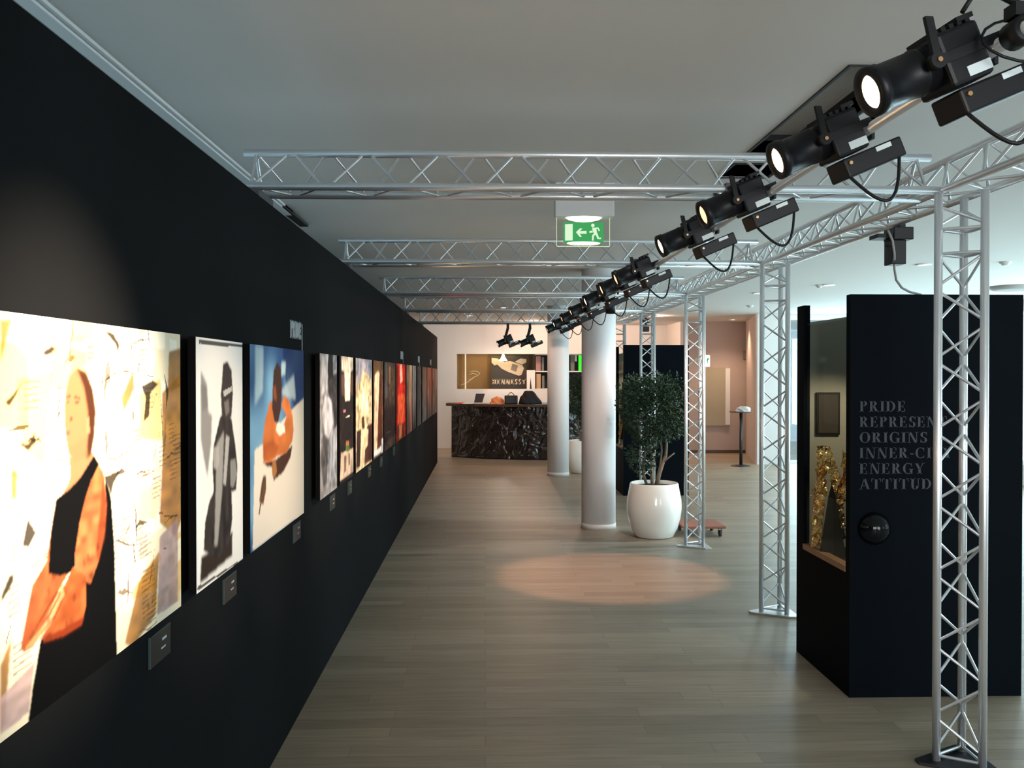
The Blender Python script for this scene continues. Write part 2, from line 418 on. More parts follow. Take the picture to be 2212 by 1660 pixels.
for (tx, y), lab in zip(TY, tlab):
    hgt = TZ - TR - .012
    t = truss('truss_tower', lab, 'truss tower', (tx, y, .012), [(0, 0, 0), (TH, C/2, 0), (TH - .01, -C/2, 0)], 0, hgt, (0, 0, 1), 'upright truss towers', breaks=(2.09, 2.19), bars=(.02, 2.085, 2.185))
    b = MB()
    b.prism([(tx - .08, y - .02, 0), (tx - .08, y + .02, 0), (tx + .15, y + .15, 0), (tx + .21, y + .15, 0), (tx + .21, y - .15, 0), (tx + .15, y - .15, 0)], (0, 0, .012))
    b.build('base_plate', M['steel'] if y < 5 else M['alu2'], t, bevel=.002)

# ---------------------------------------------------------------- spotlights on the lighting bar
PX, PZ = 0.997, H + 0.640
pipe = thing('lighting_bar', 'long silver pipe hung under the cross trusses, carrying the spotlights', 'lighting bar', (PX, 0, PZ))
b = MB(); b.cyl((PX, .6, PZ), (PX, 12.9, PZ), .0145, n=16); b.build('pipe', M['alu'], pipe)
for y in CY[:4]:
    b = MB(); b.box((PX - .02, y - C/2 - .02, PZ + .02), (PX + .02, y - C/2 + .02, TZ + .022)); b.build('hanging_clamp', M['steel'], pipe); b = MB(); b.box((PX - .02, y + C/2 - .02, PZ + .02), (PX + .02, y + C/2 + .02, TZ + .022))
    b.build('hanging_clamp', M['steel'], pipe)

TILT = R(23)
FA = Vector((-math.cos(TILT), 0, -math.sin(TILT))); FU = Vector((-math.sin(TILT), 0, math.cos(TILT))); FYV = Vector((0, 1, 0))
def make_spot(label, hang=False, lens='lens'):
    t = thing('profile_spotlight', label, 'spotlight', (0, 0, 0), 'profile spotlights on the trusses')
    O = Vector((-.092, 0, -.019)) if not hang else Vector((0, 0, -.17))
    b = MB(); b.lathe([(.0, -.03), (.046, -.03), (.046, .05), (.048, .052), (.048, .057), (.046, .059), (.046, .136), (.050, .138), (.050, .160), (.036, .161), (.034, .150), (.0, .149)], O, FA, 24); b.build('barrel', M['black'], t)
    b = MB(); b.lathe([(0, .1575), (.02, .156), (.0335, .152)], O, FA, 24); b.build('lens', M[lens], t)
    b = MB(); b.obox(O - FA*.020 - FU*.004, FA*.046, FYV*.058, FU*.055); hs = b.build('lamp_housing', M['black'], t, bevel=.008)
    b = MB()
    for k in range(5): b.obox(O - FA*(-.016 + .018*k) + FU*.053, FA*.005, FYV*.046, FU*.007)
    b.obox(O - FA*.050 + FU*.062, FA*.018, FYV*.050, FU*.005); b.build('cooling_fins', M['black2'], hs)
    b = MB(); b.obox(O - FA*.070 - FU*.090, FA*.085, FYV*.050, FU*.026); b.build('ballast_box', M['black'], t, bevel=.005)
    b = MB()
    piv = O + FA*.055; top = Vector((.0, 0, .020)) if not hang else Vector((0, 0, 0))
    for sg in (-1, 1):
        off = Vector((0, sg*.062, 0)); d_ = top - piv; sd = Vector((-d_.z, 0, d_.x)).normalized()*.010
        b.obox((piv + top)/2 + off, d_*.53, (0, .003, 0), sd)
    b.obox(top, (.013, 0, 0), (0, .065, 0), (0, 0, .003))
    if hang: b.obox((0, 0, .03), (.016, 0, 0), (0, .016, 0), (0, 0, .035))
    else: b.box((-.020, -.02, .0145), (.020, .02, .022)); b.box((.0145, -.02, -.02), (.022, .02, .016))
    b.build('yoke', M['black2'], t)
    k = MB(); k.cyl((piv.x, -.063, piv.z), (piv.x, -.084, piv.z), .016, n=12); k.obox(piv + Vector((-.010, -.077, .040)), (.008, 0, 0), (0, .005, 0), (-.010, 0, .042)); k.build('lever_knob', M['black2'], t)
    k = MB(); k.cyl((piv.x, -.084, piv.z), (piv.x, -.088, piv.z), .005, n=8); k.build('screw', M['brass'], t)
    q_ = O - FA*.0 - FU*.080; k = MB(); k.cyl(q_ + Vector((0, -.050, 0)), q_ + Vector((0, -.056, 0)), .005, n=8); k.build('screw', M['brass'], t)
    b = MB(); b.obox(O - FA*.036 - FU*.040 + Vector((0, -.0585, 0)), FA*.026, FYV*.001, FU*.010); b.build('sticker', M['sticker'], hs)
    b = MB(); b.obox(O - FA*.10 - FU*.074 + Vector((0, -.051, 0)), FA*.022, FYV*.001, FU*.006); b.build('sticker', M['sticker'], t)
    s0 = O + FA*.01 - FU*.10 + Vector((0, -.03, 0)); e0 = O - FA*.155 - FU*.085 + Vector((0, -.03, 0))
    if not hang:
        pts = []
        for q in range(15):
            u = q/14; p = s0.lerp(e0, u); p = p + Vector((.02*math.sin(math.pi*u), -.05*math.sin(math.pi*u), -.115*math.sin(math.pi*u))); pts.append(p)
        b = MB(); b.tube(pts, .0045, 6); b.build('cable', M['black2'], t)
    return t, O
def spot_light(t, O, energy, size, col, parent=True, blend=.75, yaw=0.0):
    l = bpy.data.lights.new('spot_beam', 'SPOT'); l.energy = energy; l.spot_size = R(size); l.spot_blend = blend; l.color = col; l.shadow_soft_size = .03
    o = bpy.data.objects.new('spot_beam', l); COL.objects.link(o); o.parent = t
    o.location = O + FA*.17
    dn = 0.0 if energy > 100 else R(5)
    o.rotation_euler = (Matrix.Rotation(yaw, 3, 'Z') @ (FA*math.cos(dn) - FU*math.sin(dn))).to_track_quat('-Z', 'Y').to_euler()
    return o
WARM = (1.0, .80, .58)
proto, PO = make_spot('nearest spotlight on the lighting bar, lens lit brightest')
proto_dim, _ = make_spot('spotlight', lens='lens_dim')
FX = [  # y, aimed at y, energy, label
    (1.79, 1.90, 300, None),
    (2.36, 2.86, 66, 'second spotlight along the bar, lens glowing, under the dark ceiling slot'),
    (3.16, 3.72, 52, 'third spotlight along the bar, just in front of the nearest cross truss'),
    (3.93, 4.85, 34, 'fourth spotlight along the bar, just right of the exit sign'),
    (5.28, 5.48, 32, 'fifth spotlight along the bar, just before the second cross truss'),
    (5.93, 6.25, 36, 'sixth spotlight along the bar, just under the second cross truss'),
    (6.88, 7.05, 30, 'seventh spotlight along the bar, in front of the near white column'),
    (8.05, 7.95, 26, 'eighth spotlight along the bar, just before the third cross truss'),
    (9.00, 9.00, 34, 'ninth spotlight along the bar, just past the third cross truss'),
    (10.0, 10.3, 26, 'tenth spotlight along the bar, just before the fourth cross truss'),
    (11.1, 12.0, 26, 'last spotlight along the bar, nearest to the far white column')]
for i, (y, ay, e, lab) in enumerate(FX):
    if i == 0: t = proto
    elif i in (1, 3, 6, 9): t = copy_tree(proto)
    elif i == 2: t = proto_dim
    else: t = copy_tree(proto_dim)
    if lab: t['label'] = lab
    t.location = (PX, y, PZ); t.rotation_euler = (0, 0, R(5))
for i, t in enumerate([o for o in COL.objects if o.name.startswith('profile_spotlight')]):
    y = t.location.y; e, ay = [(q[2], q[1]) for q in FX if abs(q[0] - y) < .01][0]
    spot_light(t, PO, e*(1.25 if y < 3.5 else 2.6), 34 if y > 2.3 else 37, WARM, blend=1.0, yaw=-math.atan2(ay - y, 1.62) - R(5))
hang1, HO = make_spot('left one of two black spotlights hanging under the farthest truss', hang=True)
hang2 = copy_tree(hang1); hang2['label'] = 'right one of two black spotlights hanging under the farthest truss'
for t, px in ((hang1, 1097), (hang2, 1145)):
    p = at_y(px, 704, 13.0); t.location = (p.x, 13.1 - C/2, TZ - TR - .066); t.rotation_euler = (0, 0, R(8)); t['group'] = 'hanging spotlights on the farthest truss'
    spot_light(t, HO, 18, 40, WARM)
# a small one turned straight down: it throws the warm pool on the floor
fd = thing('floor_spotlight', 'small black spotlight on the bar turned straight down at the floor', 'spotlight', (PX, 7.16, PZ))
b = MB(); b.lathe([(0, 0), (.04, 0), (.04, -.12), (.034, -.12), (.034, -.10), (0, -.10)], (PX, 7.16, PZ - .03), n=20); b.build('barrel', M['black'], fd)
b = MB(); b.lathe([(0, 0), (.0335, 0)], (PX, 7.16, PZ - .135), n=20); b.build('lens', M['lens_dim'], fd)
b = MB(); b.box((PX - .03, 7.13, PZ - .032), (PX + .03, 7.19, PZ - .022)); b.box((PX - .03, 7.13, PZ + .022), (PX + .03, 7.19, PZ + .034)); b.build('clamp', M['black2'], fd)
l = bpy.data.lights.new('floor_beam', 'SPOT'); l.energy = 62; l.spot_size = R(51); l.spot_blend = .3; l.color = (1, .46, .27); l.shadow_soft_size = .02
o = bpy.data.objects.new('floor_beam', l); COL.objects.link(o); o.parent = fd; o.location = (0, 0, -.17); o.rotation_euler = (0, R(0), 0)
# hook clamp and T handle at the near end of the bar
hk = thing('pipe_clamp', 'black hook clamp with lever handle on the near end of the bar', 'clamp', (PX, 1.66, PZ))
b = MB(); b.lathe([(.0155, -.025), (.027, -.025), (.027, .025), (.0155, .025), (.0155, -.025)], (PX, 1.66, PZ), (0, 1, 0), 20); b.box((PX - .02, 1.64, PZ + .025), (PX + .02, 1.68, PZ + .05)); b.build('clamp_body', M['black2'], hk)
b = MB(); b.cyl((PX, 1.66, PZ + .05), (PX - .075, 1.66, PZ + .085), .007, n=10); b.cyl((PX - .073, 1.66, PZ + .112), (PX - .082, 1.66, PZ + .07), .008, n=8); b.cyl((PX - .078, 1.66, PZ + .085), (PX - .11, 1.66, PZ + .035), .0045, n=8); b.build('lever_handle', M['black2'], hk)
b = MB(); pts = [(PX + .05 + .10*math.cos(q), 1.70 + .02*math.sin(q), PZ + .0 + .05*math.sin(q)) for q in np.linspace(0, 2*math.pi, 20)]; b.tube(pts, .003, 6, caps=False); b.build('cable_loop', M['black2'], hk)

# ---------------------------------------------------------------- exit sign under the ceiling
SY = 5.20
def sp(px, py, y=SY): return at_y(px, py, y)
ex = thing('exit_sign', 'green running-man exit sign hanging from the ceiling behind the nearest truss', 'exit sign', (sp(1261, 470).x, SY, CZ))
x0, x1, zb = sp(1198, 470).x, sp(1324, 470).x, sp(1261, 471).z
b = MB(); b.box((x0, SY - .06, zb), (x1, SY + .06, CZ)); b.build('housing', M['trim'], ex, bevel=.004)
xc = (x0 + x1)/2; hw = sp(1300, 470).x - xc
b = MB(); b.lathe([(hw, 0), (hw*.85, -.010), (hw*.5, -.019), (0, -.022)], (xc, SY, zb), n=32)
b.v = [(p[0], SY + (p[1]-SY)*.55, p[2]) for p in b.v]; b.build('lamp_diffuser', M['sign_white'], ex)
gx0, gx1, gz0, gz1 = sp(1203, 0).x, sp(1317, 0).x, sp(1261, 532).z, zb
b = MB(); b.box((gx0, SY - .004, gz0), (gx1, SY + .004, gz1)); gl = b.build('glass_pane', M['sign_glass'], ex)
b = MB()
for lo, hi in (((gx0 - .002, gz0), (gx0, gz1)), ((gx1, gz0), (gx1 + .002, gz1)), ((gx0, gz0 - .003), (gx1, gz0))): b.box((lo[0], SY - .004, lo[1]), (hi[0], SY + .004, hi[1]))
b.build('glowing_edge', M['sign_edge'], gl)
fx0, fx1, fz0, fz1 = sp(1217, 0).x, sp(1304, 0).x, sp(1261, 525).z, sp(1261, 481).z
b = MB(); b.box((fx0, SY - .010, fz0), (fx1, SY - .005, fz1)); sf = b.build('sign_face', M['sign_green'], ex)
b = MB()
def pp(u, v): return (fx0 + (fx1 - fx0)*(u - 575)/(1445 - 575), SY - .0105, fz1 - (fz1 - fz0)*(v - 625)/(1045 - 625))
def pic(pts, d=-.001): b.prism([pp(*q) for q in pts], (0, d, 0))
pic([(610, 668), (775, 660), (775, 1000), (610, 1005)])
pic([(845, 830), (930, 755), (985, 755), (930, 808), (1075, 805), (1075, 862), (930, 862), (970, 925), (925, 925)])
b.prism([pp(1210 + 38*math.cos(q), 690 + 38*math.sin(q)) for q in np.linspace(0, 2*math.pi, 14)[:-1]], (0, -.001, 0))
pic([(1195, 735), (1260, 735), (1290, 765), (1300, 850), (1240, 870), (1205, 800)])
pic([(1190, 795), (1215, 835), (1140, 845), (1130, 815)])
pic([(1255, 735), (1330, 730), (1365, 795), (1340, 810), (1312, 758), (1270, 765)])
pic([(1240, 860), (1290, 870), (1235, 905), (1225, 1003), (1190, 1000), (1195, 890)])
pic([(1262, 850), (1305, 845), (1345, 945), (1390, 940), (1385, 970), (1310, 968)])
b.build('pictogram', M['sign_mark'], sf)
b = MB(); b.lathe([(0, -.004), (.055, -.004), (.06, 0), (0, .006)], ((fx0+fx1)/2, SY - .012, fz0 - .004), (0, -1, 0), 24); b.v = [(p[0], p[1], fz0 - .004 + (p[2] - fz0 + .004)*.16) for p in b.v]
b.v = [((p[0]-(fx0+fx1)/2)*1.6 + (fx0+fx1)/2, p[1], p[2]) for p in b.v]; b.build('lower_reflector', M['sign_white'], ex)

# ---------------------------------------------------------------- lettering (serif strokes, cut as thin shapes)
def glyph(ch, st=.20, hr=.055):
    """polygons in a box one cap high; returns (width, list of outlines)"""
    P = []
    def rect(x0, y0, x1, y1): P.append([(x0, y0), (x1, y0), (x1, y1), (x0, y1)])
    def stem(x, w=None):
        w = w or st; rect(x, 0, x + w, 1); rect(x - .07, 0, x + w + .07, hr); rect(x - .07, 1 - hr, x + w + .07, 1)
    def slant(xa, ya, xb, yb, w): P.append([(xa - w/2, ya), (xa + w/2, ya), (xb + w/2, yb), (xb - w/2, yb)])
    def arc(cx, cy, rx, ry, a0, a1, n=12):
        for k in range(n):
            t0, t1 = R(a0 + (a1-a0)*k/n), R(a0 + (a1-a0)*(k+1)/n)
            def pt(t, o):
                wd = hr + (st - hr)*abs(math.cos(t)); s = 1 if o else 0
                return (cx + (rx - s*wd)*math.cos(t), cy + (ry - s*hr)*math.sin(t))
            P.append([pt(t0, 0), pt(t1, 0), pt(t1, 1), pt(t0, 1)])
    if ch == 'I': stem(.1); return .42, P
    if ch in 'EF':
        stem(.1); rect(.1, 1-hr, .62, 1); rect(.3, .5-hr/2, .5, .5+hr/2); rect(.47, .38, .52, .62); rect(.57, .72, .63, 1)
        rect(.1, 0, .64, hr); rect(.6, 0, .66, .28); return .76, P
    if ch in 'PR':
        stem(.1); arc(.32, .75, .33, .25, 90, -90); rect(.25, 1-hr, .34, 1); rect(.25, .5, .34, .5+hr)
        if ch == 'R': slant(.42, .5, .66, 0, st); rect(.56, 0, .84, hr)
        return (.86 if ch == 'R' else .74), P
    if ch == 'D': stem(.1); arc(.3, .5, .5, .5, 90, -90); return .9, P
    if ch == 'O': arc(.46, .5, .42, .5, 0, 360, 24); return .94, P
    if ch in 'GC':
        arc(.46, .5, .42, .5, 50, 310, 18); rect(.72, .68, .77, .98)
        if ch == 'G': rect(.62, 0.02, .62 + st, .42); rect(.54, .40, .88, .40 + hr)
        else: rect(.72, .02, .77, .25)
        return .92, P
    if ch == 'S':
        arc(.34, .74, .27, .26, 30, 270, 12); arc(.34, .26, .27, .26, 90, -150, 12); rect(.55, .7, .6, .98); rect(.07, .02, .12, .3); return .68, P
    if ch == 'N':
        rect(.14, 0, .14+hr, 1); rect(.04, 0, .3, hr); rect(.0, 1-hr, .24, 1); slant(.2, 1, .72, 0, st); rect(.74, 0, .74+hr, 1); rect(.64, 1-hr, .9, 1); return .94, P
    if ch == 'H': stem(.1); stem(.58); rect(.1, .5-hr/2, .7, .5+hr/2); return .92, P
    if ch == 'T': stem(.3); rect(.04, 1-hr, .76, 1); rect(.02, .7, .07, 1); rect(.73, .7, .78, 1); return .8, P
    if ch == 'Y': slant(.16, 1, .42, .42, st); slant(.72, 1, .44, .42, hr); rect(.33, 0, .33+st, .45); rect(.24, 0, .62, hr); rect(.02, 1-hr, .32, 1); rect(.6, 1-hr, .84, 1); return .86, P
    if ch == 'A': slant(.12, 0, .42, 1, hr*1.2); slant(.74, 0, .44, 1, st); rect(.22, .3, .62, .3+hr); rect(.0, 0, .25, hr); rect(.58, 0, .9, hr); return .9, P
    if ch == 'U': rect(.14, .3, .14+st, 1); rect(.04, 1-hr, .42, 1); rect(.66, .3, .66+hr, 1); rect(.58, 1-hr, .82, 1); arc(.43, .3, .29, .3, 180, 360, 10); return .86, P
    if ch == '-': rect(.06, .36, .34, .46); return .4, P
    return .4, P
def text_mesh(b, s, org, right, up, nrm, cap, th=.0012, st=.20, hr=.055, width=None, gap=.06):
    org, right, up, nrm = Vector(org), Vector(right), Vector(up), Vector(nrm)
    tot = 0; L = []
    for ch in s:
        wd, P = glyph(ch, st, hr); L.append((tot, P)); tot += wd + gap
    kx = (width/(tot - gap)) if width else cap
    for off, P in L:
        for q in P: b.prism([org + right*((x + off)*kx) + up*(y*cap) for x, y in q], nrm*th)

# ---------------------------------------------------------------- black booths
BYF, BYB, BZ = 4.41, 5.17, 2.0
BX0, BX1 = at_y(1836, 1000, BYF).x, at_y(2209, 1000, BYF).x
def make_booth(label):
    t = thing('display_booth', label, 'booth', (BX0, BYF, 0), 'black display booths')
    b = MB(); b.box((BX0, BYF, 0), (BX1, BYF + .05, BZ)); b.build('front_panel', M['booth'], t)
    b = MB(); b.box((BX1 - .05, BYF + .05, 0), (BX1, BYB, BZ)); b.build('side_panel', M['booth'], t)
    b = MB(); b.box((BX0, BYB - .11, 0), (BX0 + .035, BYB, BZ - .005)); b.build('corner_post', M['booth'], t)
    b = MB(); b.box((BX0, BYF + .05, 0), (BX0 + .03, BYB - .11, .615)); b.build('plinth_panel', M['booth'], t)
    b = MB(); b.box((BX0 - .004, BYF + .05, .615), (BX0 + .045, BYB - .11, .645)); b.build('sill', M['sill'], t)
    b = MB(); b.box((BX0 + .03, BYF + .05, .58), (BX1 - .05, BYB - .045, .612)); b.build('display_floor', M['booth'], t)
    b = MB(); b.prism([(BX0 + .035, BYB - .045, 0), (BX1 - .05, BYB - .045, 0), (BX1 - .05, BYB - .045, 2.0), (BX0 + .27, BYB - .045, 1.935), (BX0 + .035, BYB - .045, 1.900)], (0, .03, 0)); b.build('back_panel', M['lining'], t)
    b = MB(); b.box((BX0 + .010, BYF + .05, .645), (BX0 + .016, BYB - .11, BZ - .11)); b.build('glass_pane', M['sign_glass'], t)
    return t
booth = make_booth('nearest black display booth, lettered on its front, behind the nearest tower')
booth2 = copy_tree(booth); booth2.location = (BX0 + .03, BYF + 7.5, 0); booth2['label'] = 'far black display booth behind the tree in the white planter'
b = MB()
for k, (s, w_) in enumerate((('PRIDE', .235), ('REPRESENT', .44), ('ORIGINS', .345), ('INNER-CITY', .47), ('ENERGY', .33), ('ATTITUDE', .42))):
    z = at_y(1900, 890 + 33.6*k, BYF).z
    text_mesh(b, s, (at_y(1856, 900, BYF).x, BYF, z), (1, 0, 0), (0, 0, 1), (0, -1, 0), .054, width=w_)
b.build('lettering', M['letters'], booth)
# glossy dome on the front
p = at_y(1888, 1142, BYF)
b = MB(); r_ = .082
b.lathe([(r_*math.cos(q), r_*.8*math.sin(q)) for q in np.linspace(0, math.pi/2, 14)], (p.x, BYF, p.z), (0, -1, 0), 32)
dm = b.build('dome_cover', mat('glossy_black_dome', (.004, .005, .006), .05, spec=.25)); tag(dm, 'small glossy black dome mounted on the near booth front below the lettering', 'dome')
# framed dark picture on the lining and the gold foil sculpture inside each booth
def booth_contents(dx, dy, l1, l2):
    q0, q1 = at_y(1762, 848, BYB - .05), at_y(1813, 940, BYB - .05)
    t = thing('dark_picture', l1, 'picture', (q0.x + dx, BYB - .046 + dy, q1.z))
    b = MB(); b.box((q0.x + dx, BYB - .062 + dy, q1.z), (q1.x + dx, BYB - .046 + dy, q0.z)); b.build('frame', M['black2'], t, bevel=.003)
    b = MB(); b.box((q0.x + .012 + dx, BYB - .064 + dy, q1.z + .012), (q1.x - .012 + dx, BYB - .061 + dy, q0.z - .012)); b.build('print', M['poster_dark'], t)
    t = thing('foil_sculpture', l2, 'sculpture', (1.93 + dx, 4.86 + dy, .612))
    r2 = random.Random(3)
    yb = 4.98 + dy
    def sheet(P, nu, nv, name, amp=.012):
        a, bb, c, d = [Vector(q) for q in P]; b = MB(); vs = []
        for i in range(nv + 1):
            for j in range(nu + 1):
                u, v = j/nu, i/nv; q = a*(1-u)*(1-v) + bb*u*(1-v) + c*u*v + d*(1-u)*v
                vs.append(q + Vector((r2.uniform(-1, 1), r2.uniform(-1, 1), r2.uniform(-1, 1)))*amp)
        fs = [(i*(nu+1)+j, i*(nu+1)+j+1, (i+1)*(nu+1)+j+1, (i+1)*(nu+1)+j) for i in range(nv) for j in range(nu)]
        b.add(vs, fs); o = b.build(name, M['gold'], t); s = o.modifiers.new('thickness', 'SOLIDIFY'); s.thickness = .003; return o
    z0, zt = .615, 1.20
    X = lambda px, y: at_y(px, 1000, y).x + dx
    sheet([(X(1752, 4.98), yb, z0), (X(1762, 4.98), yb - .08, z0), (X(1788, 4.95), yb - .05, zt), (X(1770, 4.95), yb, zt)], 5, 22, 'foil_strip')
    sheet([(X(1806, 4.9), yb - .10, .95), (X(1824, 4.9), yb - .14, .93), (X(1792, 4.92), yb - .06, zt + .01), (X(1768, 4.92), yb - .03, zt + .01)], 4, 8, 'foil_strip', .004)
    sheet([(X(1808, 4.86), yb - .12, .72), (X(1822, 4.86), yb - .16, .70), (X(1812, 4.88), yb - .12, 1.02), (X(1795, 4.88), yb - .09, 1.03)], 4, 16, 'foil_strip')
    sheet([(X(1812, 4.83), yb - .14, .92), (X(1832, 4.8), yb - .2, .92), (X(1834, 4.8), yb - .2, 1.17), (X(1822, 4.83), yb - .16, 1.19)], 4, 10, 'foil_strip')
    b = MB(); b.lathe([(.075, 0), (.05, .15), (.02, .33), (.0, .40)], ((X(1788, 4.9)), yb - .14, .613), n=5, smooth=False); b.build('dark_cone', M['black2'], t)
    b = MB()
    for k in range(11):
        px, py = 1741 + 16*k/10*1.2, 1075 - 52*k/10
        q = at_y(px + 6, py, 5.03); b.lathe([(.006*math.sin(z), -.005*math.cos(z)) for z in np.linspace(0, math.pi, 6)], (q.x + dx, q.y - .02 + dy, q.z), n=8)
    for k in range(9):
        px, py = 1808 + 1.9*k, 1100 + 8*k
        q = at_y(px, py, 4.86); b.lathe([(.007*math.sin(z), -.006*math.cos(z)) for z in np.linspace(0, math.pi, 6)], (q.x + dx, q.y - .06 + dy, q.z), n=8)
    b.build('gold_stud', M['gold'], t)
booth_contents(0, 0, 'dark framed picture on the grey back panel inside the near booth', 'crumpled gold foil sculpture inside the near booth')
booth_contents(.03, 7.5, 'dark framed picture on the grey back panel inside the far booth', 'crumpled gold foil sculpture inside the far booth')
for dy in (0, 7.5):
    l = bpy.data.lights.new('booth_lamp', 'SPOT'); l.energy = 9; l.spot_size = R(95); l.spot_blend = .6; l.color = (1, .80, .55); l.shadow_soft_size = .02
    o = bpy.data.objects.new('booth_lamp', l); COL.objects.link(o); o.location = (2.12, 4.56 + dy, 1.75); o.rotation_euler = (Vector((1.92, 5.0 + dy, .95)) - Vector(o.location)).to_track_quat('-Z', 'Y').to_euler()

# floodlight hung under the beam with its cable
fy = 4.45
fl = thing('hanging_floodlight', 'black boxy floodlight hanging under the truss beam above the near booth', 'floodlight', at_y(1935, 480, fy))
q0, q1 = at_y(1920, 478, fy), at_y(1962, 521, fy); b = MB(); b.box((q0.x, fy - .06, q1.z), (q1.x, fy + .06, TZ - TR - .012)); b.build('lamp_housing', M['black'], fl, bevel=.004)
q0, q1 = at_y(1918, 521, fy), at_y(1949, 573, fy); b = MB(); b.box((q0.x, fy - .045, q1.z), (q1.x, fy + .045, q0.z)); b.build('barrel', M['black'], fl, bevel=.004)
q0, q1 = at_y(1887, 508, fy), at_y(1922, 517, fy); b = MB(); b.box((q0.x, fy - .05, q1.z), (q1.x, fy + .05, q0.z)); b.build('bracket', M['black2'], fl)
for px in (1914, 1950): q = at_y(px, 532, fy); b = MB(); b.cyl((q.x - .006, fy, q.z), (q.x + .006, fy, q.z), .005, n=8); b.build('bolt', M['steel'], fl)
b = MB(); q = at_y(1944, 470, fy); b.box((q.x - .015, fy - .03, TZ - TR - .014), (q.x + .015, fy + .03, TZ + TR)); b.build('clamp', M['black2'], fl)
b = MB(); b.tube([at_y(*q) for q in ((1918, 497, fy - .07), (1928, 520, fy - .07), (1932, 548, fy - .07), (1932, 580, fy), (1936, 605, fy + .05), (1948, 622, fy + .1), (1965, 631, fy + .12), (1990, 637, fy + .13))], .006, 8)
cb_ = b.build('power_cable', mat('grey_cable', (.30, .30, .30), .6)); tag(cb_, 'grey cable sagging from the floodlight down to the near booth top', 'cable')
fs = thing('hanging_speaker', 'small black speaker hanging under the far end of the truss beam', 'speaker', at_y(1395, 690, 11.6))
q = at_y(1395, 680, 11.6)
b = MB(); b.box((q.x - .05, 11.55, at_y(1395, 698, 11.6).z), (q.x + .05, 11.65, TZ - TR - .015)); b.build('cabinet', M['black'], fs, bevel=.006)
b = MB(); b.box((q.x - .04, 11.56, at_y(1395, 717, 11.6).z), (q.x + .04, 11.64, at_y(1395, 702, 11.6).z)); b.build('lower_box', M['black'], fs, bevel=.006)
b = MB(); b.box((q.x - .012, 11.59, at_y(1395, 703, 11.6).z), (q.x + .012, 11.61, TZ - TR)); b.build('bracket', M['black2'], fs)

# ---------------------------------------------------------------- planters with clipped trees
def leaf_cloud(b, ctr, rad, n, r3, flat=(1, 1, 1), size=.032, inner=.45):
    ctr = Vector(ctr)
    for _ in range(n):
        while True:
            d = Vector((r3.uniform(-1, 1), r3.uniform(-1, 1), r3.uniform(-1, 1)))
            if inner < d.length < 1: break
        p = ctr + Vector((d.x*flat[0], d.y*flat[1], d.z*flat[2]))*rad*(1 + .10*math.sin(7*d.x + 5*d.z) )
        ax = (d.normalized() + Vector((r3.uniform(-1, 1), r3.uniform(-1, 1), r3.uniform(-1, .6)))*.9).normalized()
        sd = ax.orthogonal().normalized(); sd.rotate(Matrix.Rotation(r3.uniform(0, 6.28), 3, ax)); L = size*r3.uniform(.7, 1.4); W = L*.24
        nn = ax.cross(sd)*L*.10
        b.add([p, p + ax*L*.5 + sd*W + nn, p + ax*L, p + ax*L*.5 - sd*W + nn], [(0, 1, 2, 3)])
def make_plant(label):
    t = thing('potted_tree', label, 'potted tree', (0, 0, 0), 'trees in white planters')
    b = MB(); b.lathe([(0, 0), (.175, 0), (.195, .012), (.235, .10), (.262, .20), (.272, .29), (.268, .37), (.250, .46), (.238, .525), (.232, .535), (.222, .532), (.222, .50), (.0, .49)], n=48); b.build('planter', M['pot'], t)
    b = MB(); b.lathe([(.221, .498), (.12, .512), (0, .518)], n=24); b.build('soil', M['soil'], t)
    r3 = random.Random(11)
    for pts, r in (([(.03, 0, .51), (.055, .01, .62), (.09, .02, .72), (.12, .02, .80), (.13, .03, .92), (.10, .02, 1.06)], .020),
                   ([(-.02, -.02, .51), (-.03, -.02, .66), (-.02, .0, .80), (.02, .01, .95), (.0, .02, 1.1)], .018),
                   ([(-.07, .02, .51), (-.10, .01, .60), (-.11, .0, .72), (-.08, .0, .88), (-.06, 0, 1.05)], .015),
                   ([(.085, .02, .72), (.13, .0, .77), (.20, -.02, .83)], .010),
                   ([(.02, .03, .51), (.07, .04, .70), (.085, .05, .85), (.06, .05, 1.1)], .012)):
        b = MB(); b.tube(pts, [r*(1 - .35*i/(len(pts)-1)) for i in range(len(pts))], 8); b.build('trunk', M['bark'], t)
    b = MB(); r4 = random.Random(5)
    leaf_cloud(b, (-.03, 0, 1.24), .33, 5200, r4, (1.0, .95, 1.05), inner=.2)
    leaf_cloud(b, (.08, 0, 1.42), .22, 1100, r4, inner=.3)
    leaf_cloud(b, (-.17, 0, 1.42), .20, 900, r4, inner=.3)
    leaf_cloud(b, (.16, -.03, 1.12), .16, 700, r4, inner=.3)
    leaf_cloud(b, (-.13, -.03, .80), .17, 700, r4, (.9, .9, 1.1), inner=.1)
    b.build('foliage', M['leaf'], t, fix=False)
    return t
pl = make_plant('dark green potted tree in the near white planter, beside the third tower')
q = ray(1411, 1167); k = -H/q.z; pl.location = (1411 - VPX) * 9.0 / FPX, q.y*k + .2, 0
pl2 = copy_tree(pl); pl2['label'] = 'far potted tree in a white planter, seen between the two white columns'
pl2.location = (1.60, 14.75, 0); pl2.rotation_euler = (0, 0, 2.0)

